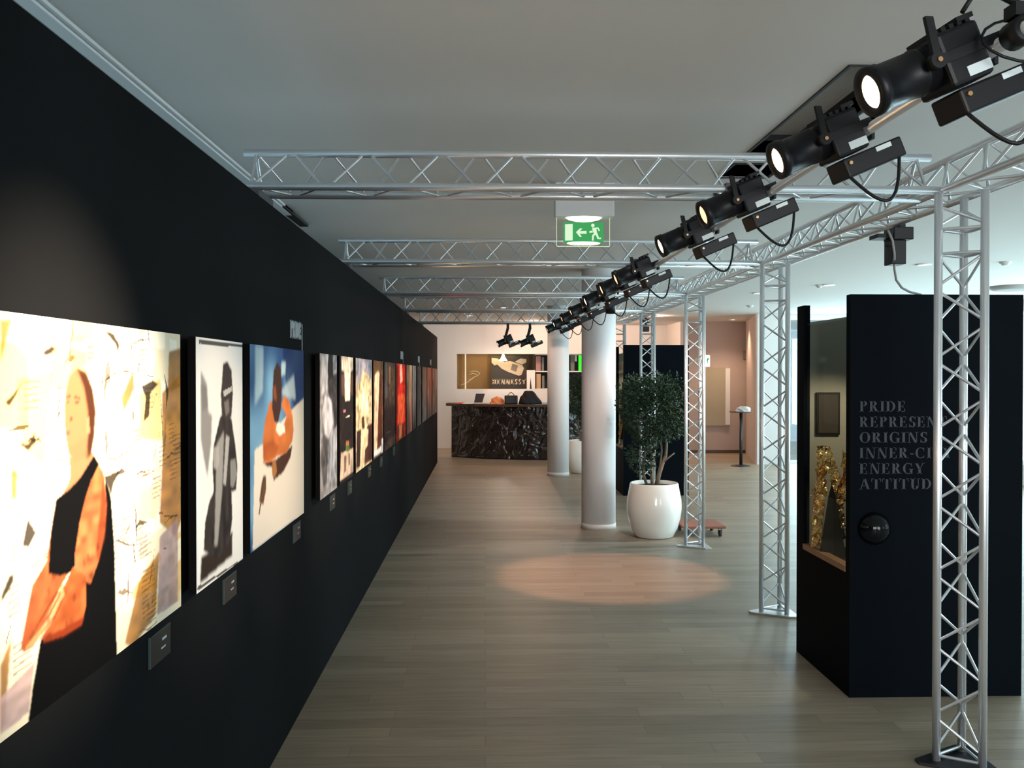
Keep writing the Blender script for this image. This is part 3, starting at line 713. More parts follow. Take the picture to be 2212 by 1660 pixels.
# furniture dolly
dl = thing('furniture_dolly', 'low red-brown furniture dolly on the floor behind the third tower', 'dolly', (2.16, 9.05, 0))
b = MB(); b.box((1.955, 8.82, .085), (2.375, 9.28, .108)); b.build('board', M['dolly'], dl, bevel=.004)
for x in (2.0, 2.33):
    for y in (8.88, 9.22):
        b = MB(); b.cyl((x - .012, y, .032), (x + .012, y, .032), .032, n=18); b.cyl((x - .016, y, .032), (x + .016, y, .032), .006, n=8)
        wh = b.build('caster', M['rubber'], dl); b = MB(); b.box((x - .02, y - .02, .075), (x + .02, y + .02, .086)); b.box((x - .02, y - .008, .03), (x - .016, y + .008, .078)); b.box((x + .016, y - .008, .03), (x + .02, y + .008, .078)); b.build('fork', M['steel'], wh)

# ---------------------------------------------------------------- bar counter and what lies on it
bar = thing('bar_counter', 'long curved bar counter with hammered black front before the back wall', 'bar counter', (.6, 17.3, 0))
path = [(-.66, 17.72), (-.35, 17.45), (0.0, 17.24), (.4, 17.08), (.8, 16.98), (1.2, 16.95), (1.6, 17.0), (2.0, 17.1)]
def ribbon(b, front, depth, z0, z1):
    back = [(x, y + depth) for x, y in front]
    pts = front + back[::-1]; b.prism([(x, y, z0) for x, y in pts], (0, 0, z1 - z0))
zt = at_y(1000, 872, 17.6).z
b = MB(); ribbon(b, path, .06, 0.02, zt - .05); b.build('front_panel', M['hammered'], bar)
b = MB(); ribbon(b, [(x, y + .03) for x, y in path], .06, 0, .02); b.build('kickboard', M['black2'], bar)
tp = [(-.77, 17.72)] + [(x, y - .06) for x, y in path]
b = MB(); ribbon(b, tp, .62, zt - .05, zt); b.build('counter_top', M['wood'], bar, bevel=.006)
def on_bar(px, y): return (at_y(px, 870, y).x, y, zt)
# laptop
x, y, z = on_bar(1033, 17.55)
lt = thing('laptop', 'open dark laptop standing on the bar counter', 'laptop', (x, y, z))
b = MB(); b.box((x - .13, y - .16, z), (x + .10, y + .06, z + .016)); b.build('keyboard_base', M['silver'], lt, bevel=.004)
b = MB(); b.prism([at_y(1024, 870, y + .06), at_y(1042, 870, y + .06), at_y(1047.5, 851, y + .10), at_y(1028, 851, y + .10)], (0, .012, 0)); b.build('screen_lid', M['screen'], lt)
def blob(name, label, cat, c, rx, ry, rz, m, seed, amp=.25, group=None):
    bm = bmesh.new(); bmesh.ops.create_icosphere(bm, subdivisions=4, radius=1)
    r5 = random.Random(seed); ph = [r5.uniform(0, 6.28) for _ in range(6)]
    for v in bm.verts:
        d = v.co.normalized(); k = 1 + amp*(.5*math.sin(3.1*d.x + ph[0]) + .4*math.sin(4.3*d.y + ph[1] + 2*d.x) + .3*math.sin(6.1*d.z + ph[2]) + .25*math.sin(9*d.x + 7*d.z + ph[3]))
        v.co = Vector((d.x*rx*k, d.y*ry*k, max(0, d.z)*rz*k))
    me = bpy.data.meshes.new(name); bm.to_mesh(me); bm.free(); me.materials.append(m)
    for f in me.polygons: f.use_smooth = True
    o = bpy.data.objects.new(name, me); COL.objects.link(o); o.location = c; return tag(o, label, cat, group)
c = on_bar(1074, 17.3); blob('folded_cloth', 'crumpled orange cloth on the bar beside the black bag', 'cloth', c, .17, .12, .11, M['orange'], 4)
c = on_bar(1146, 17.2); blob('jacket', 'dark jacket heaped on the bar right of the black bag', 'jacket', c, .215, .16, .235, M['dark_cloth'], 9, .16)
x, y, z = on_bar(1104, 17.22); bg_ = thing('bag', 'boxy black bag with carrying handle on the bar', 'bag', (x, y, z))
b = MB(); b.box((x - .125, y - .08, z), (x + .125, y + .08, z + .165)); b.build('body', M['leather'], bg_, bevel=.02, seg=3)
b = MB(); b.tube([(x - .07 + .14*u, y, z + .155 + .065*math.sin(math.pi*u)) for u in np.linspace(0, 1, 12)], .009, 8); b.build('handle', M['sill'], bg_)
x, y, z = on_bar(1012, 17.35); b = MB()
for k in range(5): b.obox((x + .01*k - .02, y, z + .003 + .004*k), (.10, 0, 0), (0, .08, 0), (0, 0, .0018))
tag(b.build('paper_stack', M['paper']), 'small stack of white papers on the bar left of the laptop', 'papers')
x, y, z = on_bar(996, 17.45); b = MB(); b.obox((x, y, z + .012), (.07, .01, 0), (0, .09, 0), (0, 0, .012)); tag(b.build('leaflet_stack', M['redpaper']), 'red leaflets at the left end of the bar', 'leaflets')
x, y, z = on_bar(1178, 17.25); b = MB(); b.obox((x, y, z + .02), (.07, 0, .01), (0, .08, 0), (0, 0, .02)); tag(b.build('towel', M['paper']), 'pale folded towel on the bar behind the far white column', 'towel')

# ---------------------------------------------------------------- inside the niche
NY = 20.4
def nb(px0, py0, px1, py1, y, d, name, m, parent=None):
    a, c = at_y(px0, py0, y), at_y(px1, py1, y); b = MB(); b.box((a.x, y, c.z), (c.x, y + d, a.z)); return b.build(name, m, parent)
rodo = nb(1004, 764, 1007, 843, 20.55, .03, 'light_rod', M['rod']); tag(rodo, 'thin vertical glowing light rod on the gold niche wall', 'light rod')
b = MB()
def gp(px, py): return at_y(px, py, NB - .004)
for pts in (((990, 835), (1000, 831), (1010, 826), (1018, 820), (1024, 815), (1032, 812), (1037, 806)), ((1014, 805), (1022, 802), (1032, 804), (1037, 808)), ((1012, 811), (1022, 807), (1030, 810)), ((1024, 815), (1020, 819), (1012, 821))):
    b.tube([gp(*q) for q in pts], .011, 6)
tag(b.build('branch_emblem', M['poster_ink']), 'pale branch-shaped emblem on the gold niche wall', 'emblem')
ps = nb(1060, 769, 1137, 842, NY, .02, 'poster', M['poster_dark']); tag(ps, 'dark poster of a pouring bottle with large cream lettering in the niche', 'poster')
def pq(px, py): return at_y(px, py, NY - .0005)
b = MB(); b.prism([pq(*q) for q in ((1078, 776), (1090, 783), (1101, 780), (1128, 789), (1132, 796), (1126, 811), (1120, 812), (1098, 804), (1084, 797), (1072, 786))], (0, -.002, 0)); b.build('bottle_print', M['poster_ink'], ps)
b = MB(); b.prism([pq(*q) for q in ((1107, 786), (1119, 790), (1115, 804), (1103, 799))], (0, -.005, 0)); b.build('bottle_label', M['glyph_grey'], ps)
b = MB()
for poly in (((1112, 782), (1124, 775), (1137, 776), (1137, 783), (1128, 788)), ((1062, 774), (1076, 775), (1080, 786), (1068, 790), (1062, 784))):
    b = MB(); b.prism([pq(*q) for q in poly], (0, -.003, 0)); b.build('hand_print', M['poster_ink'], ps)

q0, q1 = pq(1063, 831), pq(1136, 819)
b = MB(); text_mesh(b, 'HENNESSY', (q0.x, NY, q0.z), (1, 0, 0), (0, 0, 1), (0, -1, 0), q1.z - q0.z, th=.004, st=.30, hr=.16, width=q1.x - q0.x, gap=.10); b.build('lettering', M['poster_ink'], ps)
cd = nb(1138, 800, 1156, 844, NY - .25, .012, 'white_card', M['paper']); tag(cd, 'white standing card in front of the poster in the niche', 'card')
b = MB(); b.prism([at_y(*q, NY - .251) for q in ((1144, 843), (1146, 815), (1149, 843))], (0, -.002, 0)); b.build('print', M['dark_cloth'], cd)
sh = thing('wall_shelf', 'white-edged display shelves at the right end of the niche', 'shelf', at_y(1157, 841, NY))
for py in (766, 803, 841):
    a, c = at_y(1157, py - 1.2, NY - .2), at_y(1157, py + 1.2, NY - .2); b = MB(); b.box((a.x, NY - .2, c.z), (2.50, NY + .2, a.z)); b.build('shelf_board', M['trim'], sh)
a = at_y(1157, 766, NY); b = MB(); b.box((a.x, NY + .2, at_y(1157, 842, NY).z), (2.50, NY + .22, a.z)); b.build('back_board', M['dark_cloth'], sh)
cols = {'rose': mat('rose_box', (.42, .22, .20), .6), 'tan': mat('tan_box', (.55, .35, .20), .6), 'grey': mat('grey_box', (.17, .17, .16), .6), 'dark': M['black2']}
for n_, (px0, py0, px1, py1, cl, lab) in enumerate((
        (1158, 770, 1168, 801, 'rose', 'rose coloured carton on the upper niche shelf'), (1170, 772, 1175, 801, 'grey', 'grey carton beside the rose one on the upper niche shelf'),
        (1159, 808, 1168, 839, 'tan', 'tan carton on the lower niche shelf'), (1171, 812, 1176, 839, 'grey', 'grey carton beside the tan one on the lower niche shelf'),
        (1233, 768, 1241, 801, 'grey', 'tall grey carton on the niche shelf between the columns'))):
    o = nb(px0, py0, px1, py1 + .7, NY - .18, .18, 'carton', cols[cl]); tag(o, lab, 'carton', 'cartons on the niche shelves')
o = nb(1250, 768, 1256, 802, NY - .19, .03, 'neon_light', M['neon']); tag(o, 'upright green neon light between the two white columns', 'neon light')
o = nb(1242, 768, 1246, 781, NY - .19, .03, 'white_bottle', M['paper']); tag(o, 'small white bottle left of the green neon light', 'bottle')
# pendant lamp in front of the niche
q = at_y(1087, 780, 19.3)
pd = thing('pendant_lamp', 'small glowing bell-shaped pendant lamp before the niche', 'pendant lamp', (q.x, 19.3, q.z))
b = MB(); b.lathe([(.016, .145), (.03, .12), (.04, .08), (.085, .01), (.09, 0), (.085, .0), (.035, .08), (.012, .13)], (q.x, 19.3, q.z), n=24); b.build('lamp_shade', M['lamp'], pd)
b = MB(); b.cyl((q.x, 19.3, q.z + .14), (q.x, 19.3, CZ), .003, n=6); b.build('cord', M['paper'], pd)
l = bpy.data.lights.new('pendant_light', 'POINT'); l.energy = 10; l.color = (1, .80, .62); l.shadow_soft_size = .06
o = bpy.data.objects.new('pendant_light', l); COL.objects.link(o); o.location = (q.x, 19.25, q.z - .05)

# ---------------------------------------------------------------- alcove furniture
bt = thing('bistro_table', 'tall round bistro table in the far alcove', 'table', (4.5, 15.75, 0))
tz = at_y(1600, 889, 15.75).z
b = MB(); b.lathe([(0, tz - .02), (.20, tz - .02), (.205, tz - .01), (.205, tz), (0, tz)], (4.5, 15.75, 0), n=32); b.build('tabletop', M['wood'], bt)
b = MB(); b.cyl((4.5, 15.75, .02), (4.5, 15.75, tz - .02), .028, n=14); b.build('pole', M['steel'], bt)
b = MB(); b.lathe([(0, 0), (.17, 0), (.17, .01), (.04, .03), (0, .03)], (4.5, 15.75, 0), n=32); b.build('base_plate', M['steel'], bt)
blob('napkin_heap', 'heap of white crumpled napkins on the bistro table', 'napkins', (4.53, 15.73, tz), .15, .14, .085, M['paper'], 21, .3)
o = nb(1516, 795, 1567, 920, 18.35, .04, 'wall_panel', M['olive']); tag(o, 'olive wall panel on the alcove back wall', 'panel')
o = nb(1567.5, 796, 1577, 918, 18.33, .06, 'white_batten', M['trim']); tag(o, 'pale upright batten beside the olive wall panel', 'batten')
o = nb(1606, 758, 1616, 776, 18.37, .03, 'wall_box', M['vent']); tag(o, 'small dark box high on the alcove wall', 'box')
es = thing('exit_sign', 'far white-glowing exit sign in the alcove beyond the third tower', 'exit sign', at_y(1524, 778, 15.0))
q0, q1 = at_y(1514, 768, 15.0), at_y(1533, 792, 15.0)
b = MB(); b.box((q0.x, 15.0, q1.z), (q1.x, 15.03, q0.z)); b.build('sign_face', M['sign_white'], es)
b = MB(); b.prism([at_y(*q, 14.998) for q in ((1529, 772), (1532, 776), (1529, 780), (1531, 788), (1528, 785), (1526, 778))], (0, -.002, 0)); b.build('pictogram', M['sign_green'], es)
qm = (q0.x + q1.x)/2; b = MB(); b.cyl((qm, 15.015, q0.z), (qm, 15.015, CZ), .008, n=8); b.build('hanger', M['trim'], es)

# ---------------------------------------------------------------- ceiling fittings
def downlight(px, py, label, e=6, y=None, tilt=0):
    d = ray(px, py); k = (CZ - H)/d.z; p = Vector((d.x*k, d.y*k, CZ))
    if y: p = Vector((at_y(px, py, y).x, y, CZ))
    t = thing('downlight', label, 'downlight', p, 'recessed ceiling downlights')
    b = MB(); b.lathe([(.045, -.001), (.075, -.001), (.075, -.010), (.068, -.014), (.05, -.010), (.045, -.001)], p, n=24); b.build('trim_ring', M['trim'], t)
    b = MB(); b.lathe([(0, -.012), (.05, -.008)], p, n=24); b.build('lamp', M['down'], t)
    if e:
        l = bpy.data.lights.new('downlight_beam', 'SPOT'); l.energy = e; l.spot_size = R(120); l.spot_blend = .8; l.color = (1, .66, .44); l.shadow_soft_size = .05
        o = bpy.data.objects.new('downlight_beam', l); COL.objects.link(o); o.parent = t; o.location = (0, 0, -.03)
    return t
downlight(1637, 633, 'bright ceiling downlight just left of the second tower', 12)
downlight(1790, 615, 'bright ceiling downlight above the near booth, right of the second tower', 10)
downlight(1583, 700, 'warm ceiling downlight inside the far alcove', 45, y=17.6)
ad = downlight(1995, 571, 'bright adjustable ceiling downlight left of the nearest tower', 0)
l = bpy.data.lights.new('downlight_beam', 'SPOT'); l.energy = 130; l.spot_size = R(52); l.spot_blend = .7; l.color = (.95, .97, 1.0); l.shadow_soft_size = .05
o = bpy.data.objects.new('downlight_beam', l); COL.objects.link(o); o.parent = ad; o.location = (0, 0, -.03)
o.rotation_euler = (Vector((1.35, 9.2, .9)) - Vector(ad.location)).to_track_quat('-Z', 'Y').to_euler()
def detector(px, py, label, r=.055):
    d = ray(px, py); k = (CZ - H)/d.z; p = Vector((d.x*k, d.y*k, CZ))
    b = MB(); b.lathe([(0, -.035), (r*.6, -.033), (r*.75, -.018), (r, -.014), (r, 0)], p, n=24); o = b.build('smoke_detector', M['smoke'])
    tag(o, label, 'smoke detector', 'ceiling detectors')
detector(1620, 660, 'round ceiling detector near the second tower, above the far alcove')
detector(2172, 566, 'round ceiling detector right of the nearest tower')
detector(1770, 616, 'small round ceiling detector beside the downlight above the near booth', .045)
d = ray(2190, 619); k = (CZ - H)/d.z; p = Vector((d.x*k, d.y*k, CZ))
b = MB(); b.lathe([(0, -.05), (.20, -.05), (.24, -.045), (.30, -.005), (.30, 0)], p, n=32); tag(b.build('ceiling_vent', M['vent']), 'round dark ceiling vent above the right end of the near booth', 'vent')
# warm bar lights, plus unseen downlights added to light columns, planter and hall end
for i, (x, y, e) in enumerate(((-.3, 16.6, 46), (1.0, 18.6, 56), (2.6, 18.4, 66), (.3, 14.6, 22), (3.2, 16.6, 16), (1.56, 7.0, 82), (1.42, 11.7, 95))):
    p = Vector((x, y, CZ)); t = thing('downlight', ['warm ceiling downlight over the left end of the bar', 'warm ceiling downlight before the niche', 'warm ceiling downlight behind the far booth', 'unseen warm downlight added behind the farthest truss', 'warm ceiling downlight at the mouth of the alcove', 'unseen warm downlight added behind the fourth spotlight of the bar', 'unseen warm downlight added before the far white column'][i], 'downlight', p, 'recessed ceiling downlights')
    b = MB(); b.lathe([(.045, -.001), (.075, -.001), (.075, -.010), (.068, -.014), (.05, -.010), (.045, -.001)], p, n=24); b.build('trim_ring', M['trim'], t)
    b = MB(); b.lathe([(0, -.012), (.05, -.008)], p, n=24); b.build('lamp', M['down'], t)
    l = bpy.data.lights.new('downlight_beam', 'POINT' if i in (1, 2, 4) else 'SPOT'); l.energy = e*(.62 if i < 5 else 1)
    if i >= 5: l.spot_size = R(46); l.spot_blend = .7
    if i in (0, 3): l.spot_size = R(150); l.spot_blend = .6
    l.color = (1, .64, .46) if i < 5 else (1, .74, .60); l.shadow_soft_size = .05
    o = bpy.data.objects.new('downlight_beam', l); COL.objects.link(o); o.parent = t; o.location = (0, 0, -.03)
    if i >= 5: o.rotation_euler = (Vector([(1.55, 9.15, 0.95), (1.2, 14.3, 1.25)][i - 5]) - p).to_track_quat('-Z', 'Y').to_euler()

# ---------------------------------------------------------------- photographs on the black wall
WX = -0.877
PT, PB = H + .111, H - .632
class Canvas:
    """a print: painted in its own flat coordinates, stored as one colour per grid point"""
    def __init__(s, y0, y1, W, Hh, base):
        K = .9487; y0, y1 = y0*K, y1*K
        s.y0, s.y1, s.W, s.H = y0, y1, W, Hh
        s.img = np.ones((Hh, W, 3)) * np.array(lin(base))
        s.Y, s.Z = np.meshgrid(np.linspace(y0, y1, W), np.linspace(PT, PB, Hh))
        s.g = np.random.RandomState(int(y0*100))
    def pt(s, px, py):
        q = at_x(px, py, WX + .045); return q.y, q.z
    def blur(s, m, n):
        for _ in range(n):
            m = (np.pad(m, ((1, 1), (0, 0)), 'edge')[:-2] + 2*m + np.pad(m, ((1, 1), (0, 0)), 'edge')[2:])/4
            m = (np.pad(m, ((0, 0), (1, 1)), 'edge')[:, :-2] + 2*m + np.pad(m, ((0, 0), (1, 1)), 'edge')[:, 2:])/4
        return m
    def mask(s, pts, soft=1, raw=False):
        P = pts if raw else [s.pt(*q) for q in pts]
        m = np.zeros(s.Y.shape, bool); n = len(P)
        for i in range(n):
            (xa, ya), (xb, yb) = P[i], P[(i+1) % n]
            if ya == yb: continue
            c = ((s.Z < ya) != (s.Z < yb)) & (s.Y < (xb - xa)*(s.Z - ya)/(yb - ya) + xa); m ^= c
        return s.blur(m.astype(float), soft)
    def poly(s, pts, col, soft=1, op=1.0, raw=False, tex=0.0, tx=6):
        m = s.mask(pts, soft, raw)*op
        c = np.ones(s.img.shape)*np.array(lin(col))
        if tex: c = c*(1 + tex*(s.noise(tx, tx) - .5)*2)[..., None]
        s.img = s.img*(1 - m[..., None]) + c*m[..., None]
    def ell(s, cx, cy, rx, ry, col, soft=1, op=1.0):
        s.poly([(cx + rx*math.cos(t), cy + ry*math.sin(t)) for t in np.linspace(0, 2*math.pi, 24)[:-1]], col, soft, op)
    def noise(s, ny, nz):
        g = s.g.rand(nz + 2, ny + 2)
        yy = np.linspace(0, ny, s.W); zz = np.linspace(0, nz, s.H)
        y0 = yy.astype(int); z0 = zz.astype(int); fy = yy - y0; fz = (zz - z0)[:, None]
        fy = fy*fy*(3 - 2*fy); fz = fz*fz*(3 - 2*fz)
        a = g[z0][:, y0]*(1-fy) + g[z0][:, y0+1]*fy; b = g[z0+1][:, y0]*(1-fy) + g[z0+1][:, y0+1]*fy
        return a*(1-fz) + b*fz
    def mottle(s, ny, nz, amp): s.img = s.img*(1 + amp*(s.noise(ny, nz) - .5)*2)[..., None]
    def grad(s, top, bot):
        k = np.linspace(0, 1, s.H)[:, None, None]; s.img = np.array(lin(top))*(1-k) + np.array(lin(bot))*k + np.zeros(s.img.shape)
    def build(s, label, group):
        img = np.clip(s.img, 0, 1)
        xf, xb = WX + .045, WX + .022; W, Hh = s.W, s.H
        co = np.stack([np.full(s.Y.shape, xf), s.Y, s.Z], -1).reshape(-1, 3)
        idx = np.arange(W*Hh).reshape(Hh, W)
        quads = np.stack([idx[1:, :-1], idx[1:, 1:], idx[:-1, 1:], idx[:-1, :-1]], -1).reshape(-1, 4)
        t = thing('photo_print', label, 'photograph', (WX, (s.y0 + s.y1)/2, PB), group)
        o0 = np.array(t.location)
        me = bpy.data.meshes.new('print'); me.vertices.add(len(co)); me.vertices.foreach_set('co', (co - o0).ravel())
        me.loops.add(quads.size); me.loops.foreach_set('vertex_index', quads.ravel())
        me.polygons.add(len(quads)); me.polygons.foreach_set('loop_start', np.arange(0, quads.size, 4)); me.polygons.foreach_set('loop_total', np.full(len(quads), 4))
        me.update(calc_edges=True); me.validate()
        ca = me.color_attributes.new('print', 'FLOAT_COLOR', 'POINT')
        ca.data.foreach_set('color', np.concatenate([img.reshape(-1, 3), np.ones((W*Hh, 1))], 1).ravel())
        me.materials.append(M['print']); link(bpy.data.objects.new('print', me), t)
        b = MB(); b.box((xb, s.y0, PB), (xf - .0006, s.y1, PT)); b.build('panel', M['edge'], t)
        b = MB()
        ym = (s.y0 + s.y1)/2; b.box((WX + .0005, ym - .12, PB + .3), (xb, ym + .12, PT - .15))
        b.build('wall_bracket', M['edge'], t)
        return t
G = 'framed photographs along the black wall'
# 1: cream paper-covered wall, figure with folded arms
c = Canvas(1.18, 2.625, 420, 280, (.90, .85, .74))
r6 = random.Random(2)
for k in range(70):
    y, z = r6.uniform(1.15, 2.62), r6.uniform(PB, PT); w_, h_ = r6.uniform(.05, .18), r6.uniform(.04, .16); j = lambda: r6.uniform(-.03, .03)
    cc = r6.choice([(.95, .91, .82), (.88, .80, .64), (.97, .94, .87), (.84, .76, .72), (.86, .72, .44), (.93, .87, .78)])
    c.poly([(y+j(), z+j()), (y+w_+j(), z+j()), (y+w_+j(), z+h_+j()), (y+j(), z+h_+j())], cc, 1, .8, raw=True)
for pts in (((350, 850), (398, 800), (398, 1100), (380, 1160), (345, 1130), (352, 980)), ((300, 1260), (345, 1190), (335, 1330), (285, 1400), (270, 1390)), ((0, 1440), (25, 1380), (10, 1560), (0, 1590)), ((0, 690), (25, 690), (8, 760), (0, 790)), ((262, 860), (288, 800), (290, 840), (268, 890)), ((25, 1010), (38, 1020), (36, 1080), (24, 1080)), ((365, 760), (398, 750), (398, 830), (362, 850))):
    c.poly(pts, (.60, .40, .13), 2, .9, tex=.4, tx=30)
for pts in (((345, 1160), (384, 1120), (384, 1300), (340, 1330)), ((0, 1510), (75, 1430), (62, 1540), (0, 1590))):
    c.poly(pts, (.66, .55, .56), 1, .85, tex=.25, tx=50)
for k in range(120):      # torn paper edges: ragged dark wedges
    y, z = r6.uniform(1.14, 2.49), r6.uniform(PB, PT); a_ = r6.choice([r6.uniform(1.1, 1.9), r6.uniform(-.3, .4), r6.uniform(.6, 1.2)]); L = r6.uniform(.03, .13); q = .003 + r6.random()**3*.016
    n_ = 6; up = []; lo = []
    for s_ in range(n_ + 1):
        t_ = s_/n_; wd = q*math.sin(math.pi*min(1, t_*1.1 + .05))*r6.uniform(.4, 1.3)
        cx_, cz_ = y + math.cos(a_)*L*t_ + r6.uniform(-.003, .003), z + math.sin(a_)*L*t_ + r6.uniform(-.003, .003)
        up.append((cx_ + wd*math.sin(a_), cz_ + wd*math.cos(a_))); lo.append((cx_ - .001, cz_ - .001))
    c.poly(up + lo[::-1], r6.choice([(.10, .07, .05), (.20, .15, .11), (.34, .22, .10), (.42, .33, .26)]), 0, .85, raw=True)
for k in range(60):      # rows of faint handwriting
    y, z = r6.uniform(1.14, 2.45), r6.uniform(PB, PT - .1); w_ = r6.uniform(.04, .10)
    for j_ in range(5): c.poly([(y, z + .012*j_), (y + w_*r6.uniform(.6, 1), z + .012*j_ + .003), (y + w_, z + .012*j_ + .006), (y, z + .012*j_ + .004)], (.30, .24, .20), 0, .6, raw=True)
for pts in (((92, 760), (112, 748), (122, 752), (110, 765), (98, 770)), ((305, 835), (330, 822), (342, 830), (325, 850), (322, 900), (310, 912), (315, 860)), ((20, 1245), (30, 1240), (28, 1260), (5, 1300), (2, 1290)), ((35, 955), (60, 960), (75, 935), (78, 955), (60, 975)), ((225, 1030), (262, 1015), (245, 1045), (240, 1070)), ((60, 1120), (78, 1150), (62, 1185), (48, 1180)), ((255, 765), (250, 745), (225, 715), (245, 720), (258, 745)), ((10, 870), (30, 850), (55, 815), (40, 845), (20, 880))):
    c.poly(pts, (.15, .11, .08), 1, .95)
c.poly([(228, 1030), (240, 1075), (247, 1180), (254, 1470), (50, 1640), (70, 1490), (88, 1382), (140, 1330), (185, 1250), (220, 1140)], (.016, .011, .013), 1)
c.poly([(122, 1078), (112, 1140), (100, 1215), (70, 1265), (45, 1400), (52, 1410), (70, 1400), (100, 1345), (130, 1270), (155, 1225), (150, 1120)], (.62, .32, .18), 1, tex=.45, tx=44)
c.poly([(98, 1232), (72, 1270), (46, 1395), (54, 1408), (70, 1350), (95, 1275)], (.62, .30, .18), 3, .6)
c.poly([(212, 1000), (225, 1025), (230, 1090), (226, 1150), (212, 1215), (196, 1262), (160, 1245), (160, 1180), (176, 1090), (188, 1040)], (.66, .37, .22), 1, tex=.5, tx=46)
c.poly([(222, 1030), (231, 1090), (226, 1160), (212, 1215), (207, 1190), (216, 1110)], (.46, .20, .10), 3, .85)
c.poly([(150, 990), (198, 975), (212, 1002), (196, 1040), (160, 1060), (143, 1080), (128, 1085), (145, 1050), (152, 1030)], (.66, .43, .30), 1)
c.poly([(203, 985), (214, 1003), (196, 1040), (182, 1085), (172, 1130), (163, 1190), (161, 1235), (130, 1245), (104, 1240), (110, 1150), (122, 1078), (150, 1058), (175, 1030)], (.02, .015, .016), 1)
c.poly([(157, 1225), (186, 1245), (186, 1310), (176, 1350), (140, 1372), (96, 1386), (90, 1376), (112, 1340), (135, 1275)], (.62, .31, .16), 1, tex=.5, tx=44)
c.poly([(134, 1262), (140, 1285), (108, 1352), (70, 1398), (52, 1404), (92, 1350)], (.84, .54, .36), 1, .9)
for q_ in (((136, 1290), (118, 1330), (86, 1372), (120, 1335), (138, 1294)), ((130, 1280), (106, 1326), (72, 1378), (108, 1330), (132, 1284)), ((124, 1274), (96, 1322), (62, 1384), (98, 1326), (126, 1278))): c.poly(q_, (.36, .15, .07), 1, .8)
for k in range(26):
    x_, y_ = r6.uniform(50, 220), r6.uniform(1040, 1400); m_ = c.mask([(x_, y_), (x_ + 5, y_ - 9), (x_ + 9, y_ + 4), (x_ + 3, y_ + 13)], 1)
    sk = ((c.img[..., 0] > c.img[..., 2]*2.2) & (c.img[..., 0] > .08)).astype(float); m_ = m_*sk*.45; c.img = c.img*(1 - m_[..., None]) + np.array(lin((.25, .12, .07)))*m_[..., None]
c.poly([(150, 1352), (182, 1332), (176, 1352), (140, 1375), (95, 1388), (93, 1378)], (.42, .13, .05), 2, .85)
c.poly([(165, 795), (185, 805), (199, 840), (206, 885), (203, 935), (197, 975), (190, 992), (165, 1000), (150, 985), (146, 968), (141, 935), (139, 900), (141, 850), (150, 812)], (.66, .43, .30), 1)
c.poly([(165, 794), (186, 804), (201, 842), (207, 890), (204, 945), (196, 985), (185, 992), (190, 940), (190, 890), (182, 840), (172, 812)], (.22, .11, .065), 3, .95)
c.poly([(186, 905), (193, 900), (194, 935), (188, 940)], (.75, .48, .35), 1, .9)
for pts in (((143, 858), (152, 853), (153, 858), (144, 862)), ((160, 856), (174, 858), (173, 863), (160, 860)), ((144, 868), (150, 866), (150, 871), (145, 872)), ((161, 867), (171, 867), (170, 873), (162, 872)), ((150, 905), (156, 898), (157, 908), (152, 910))): c.poly(pts, (.16, .09, .06), 1, .75)
c.poly([(143, 930), (151, 932), (150, 940), (144, 942)], (.62, .30, .24), 1, .9)
c.poly([(148, 968), (185, 945), (190, 985), (160, 1000)], (.62, .40, .28), 3, .6)
c.build('largest photograph, cream paper-covered wall behind a figure with folded arms, nearest the camera', G)
# 2: black and white standing figure
c = Canvas(2.765, 3.290, 110, 170, (.90, .88, .86)); c.mottle(3, 4, .06)
c.poly([(433, 800), (447, 830), (450, 890), (458, 898), (456, 960), (448, 1030), (440, 990), (434, 950)], (.55, .53, .52), 3)
c.poly([(434, 830), (446, 835), (449, 880), (437, 890)], (.45, .43, .42), 2, .7)
c.poly([(435, 1205), (502, 1150), (502, 1200), (432, 1262)], (.20, .15, .13), 2)
c.poly([(476, 900), (488, 890), (500, 905), (508, 960), (513, 1010), (510, 1060), (500, 1062), (502, 1120), (496, 1170), (478, 1205), (455, 1200), (440, 1190), (443, 1130), (452, 1085), (462, 1062), (459, 1010), (462, 960)], (.21, .18, .17), 1, tex=.5, tx=16)
c.poly([(468, 960), (484, 930), (480, 1060), (470, 1180), (463, 1180), (466, 1060)], (.62, .60, .58), 2, .9)
c.poly([(488, 940), (496, 945), (488, 1050), (482, 1045)], (.70, .68, .66), 1, .9)
c.poly([(482, 786), (491, 781), (500, 800), (503, 850), (500, 900), (490, 915), (479, 895), (477, 850), (479, 830)], (.24, .20, .19), 1)
c.poly([(482, 845), (501, 835), (501, 845), (484, 858)], (.75, .72, .70), 0, .9)
c.poly([(484, 870), (494, 862), (496, 890), (488, 900)], (.50, .46, .44), 1, .8)
c.poly([(462, 968), (472, 965), (474, 1000), (468, 1015), (461, 1010)], (.68, .65, .63), 1, .8)
c.poly([(498, 995), (508, 990), (512, 1025), (504, 1055), (498, 1050)], (.62, .60, .58), 1, .7)
for pts in (((430, 735), (529, 745), (529, 752), (430, 743)), ((428, 1268), (528, 1205), (528, 1208), (424, 1278))): c.poly(pts, (.12, .11, .11), 0, .9)
for pts in (((431, 742), (434, 742), (427, 1270), (422, 1275)), ): c.poly(pts, (.88, .88, .90), 0)
c.build('narrow black and white photograph of a standing figure, second from the camera', G)
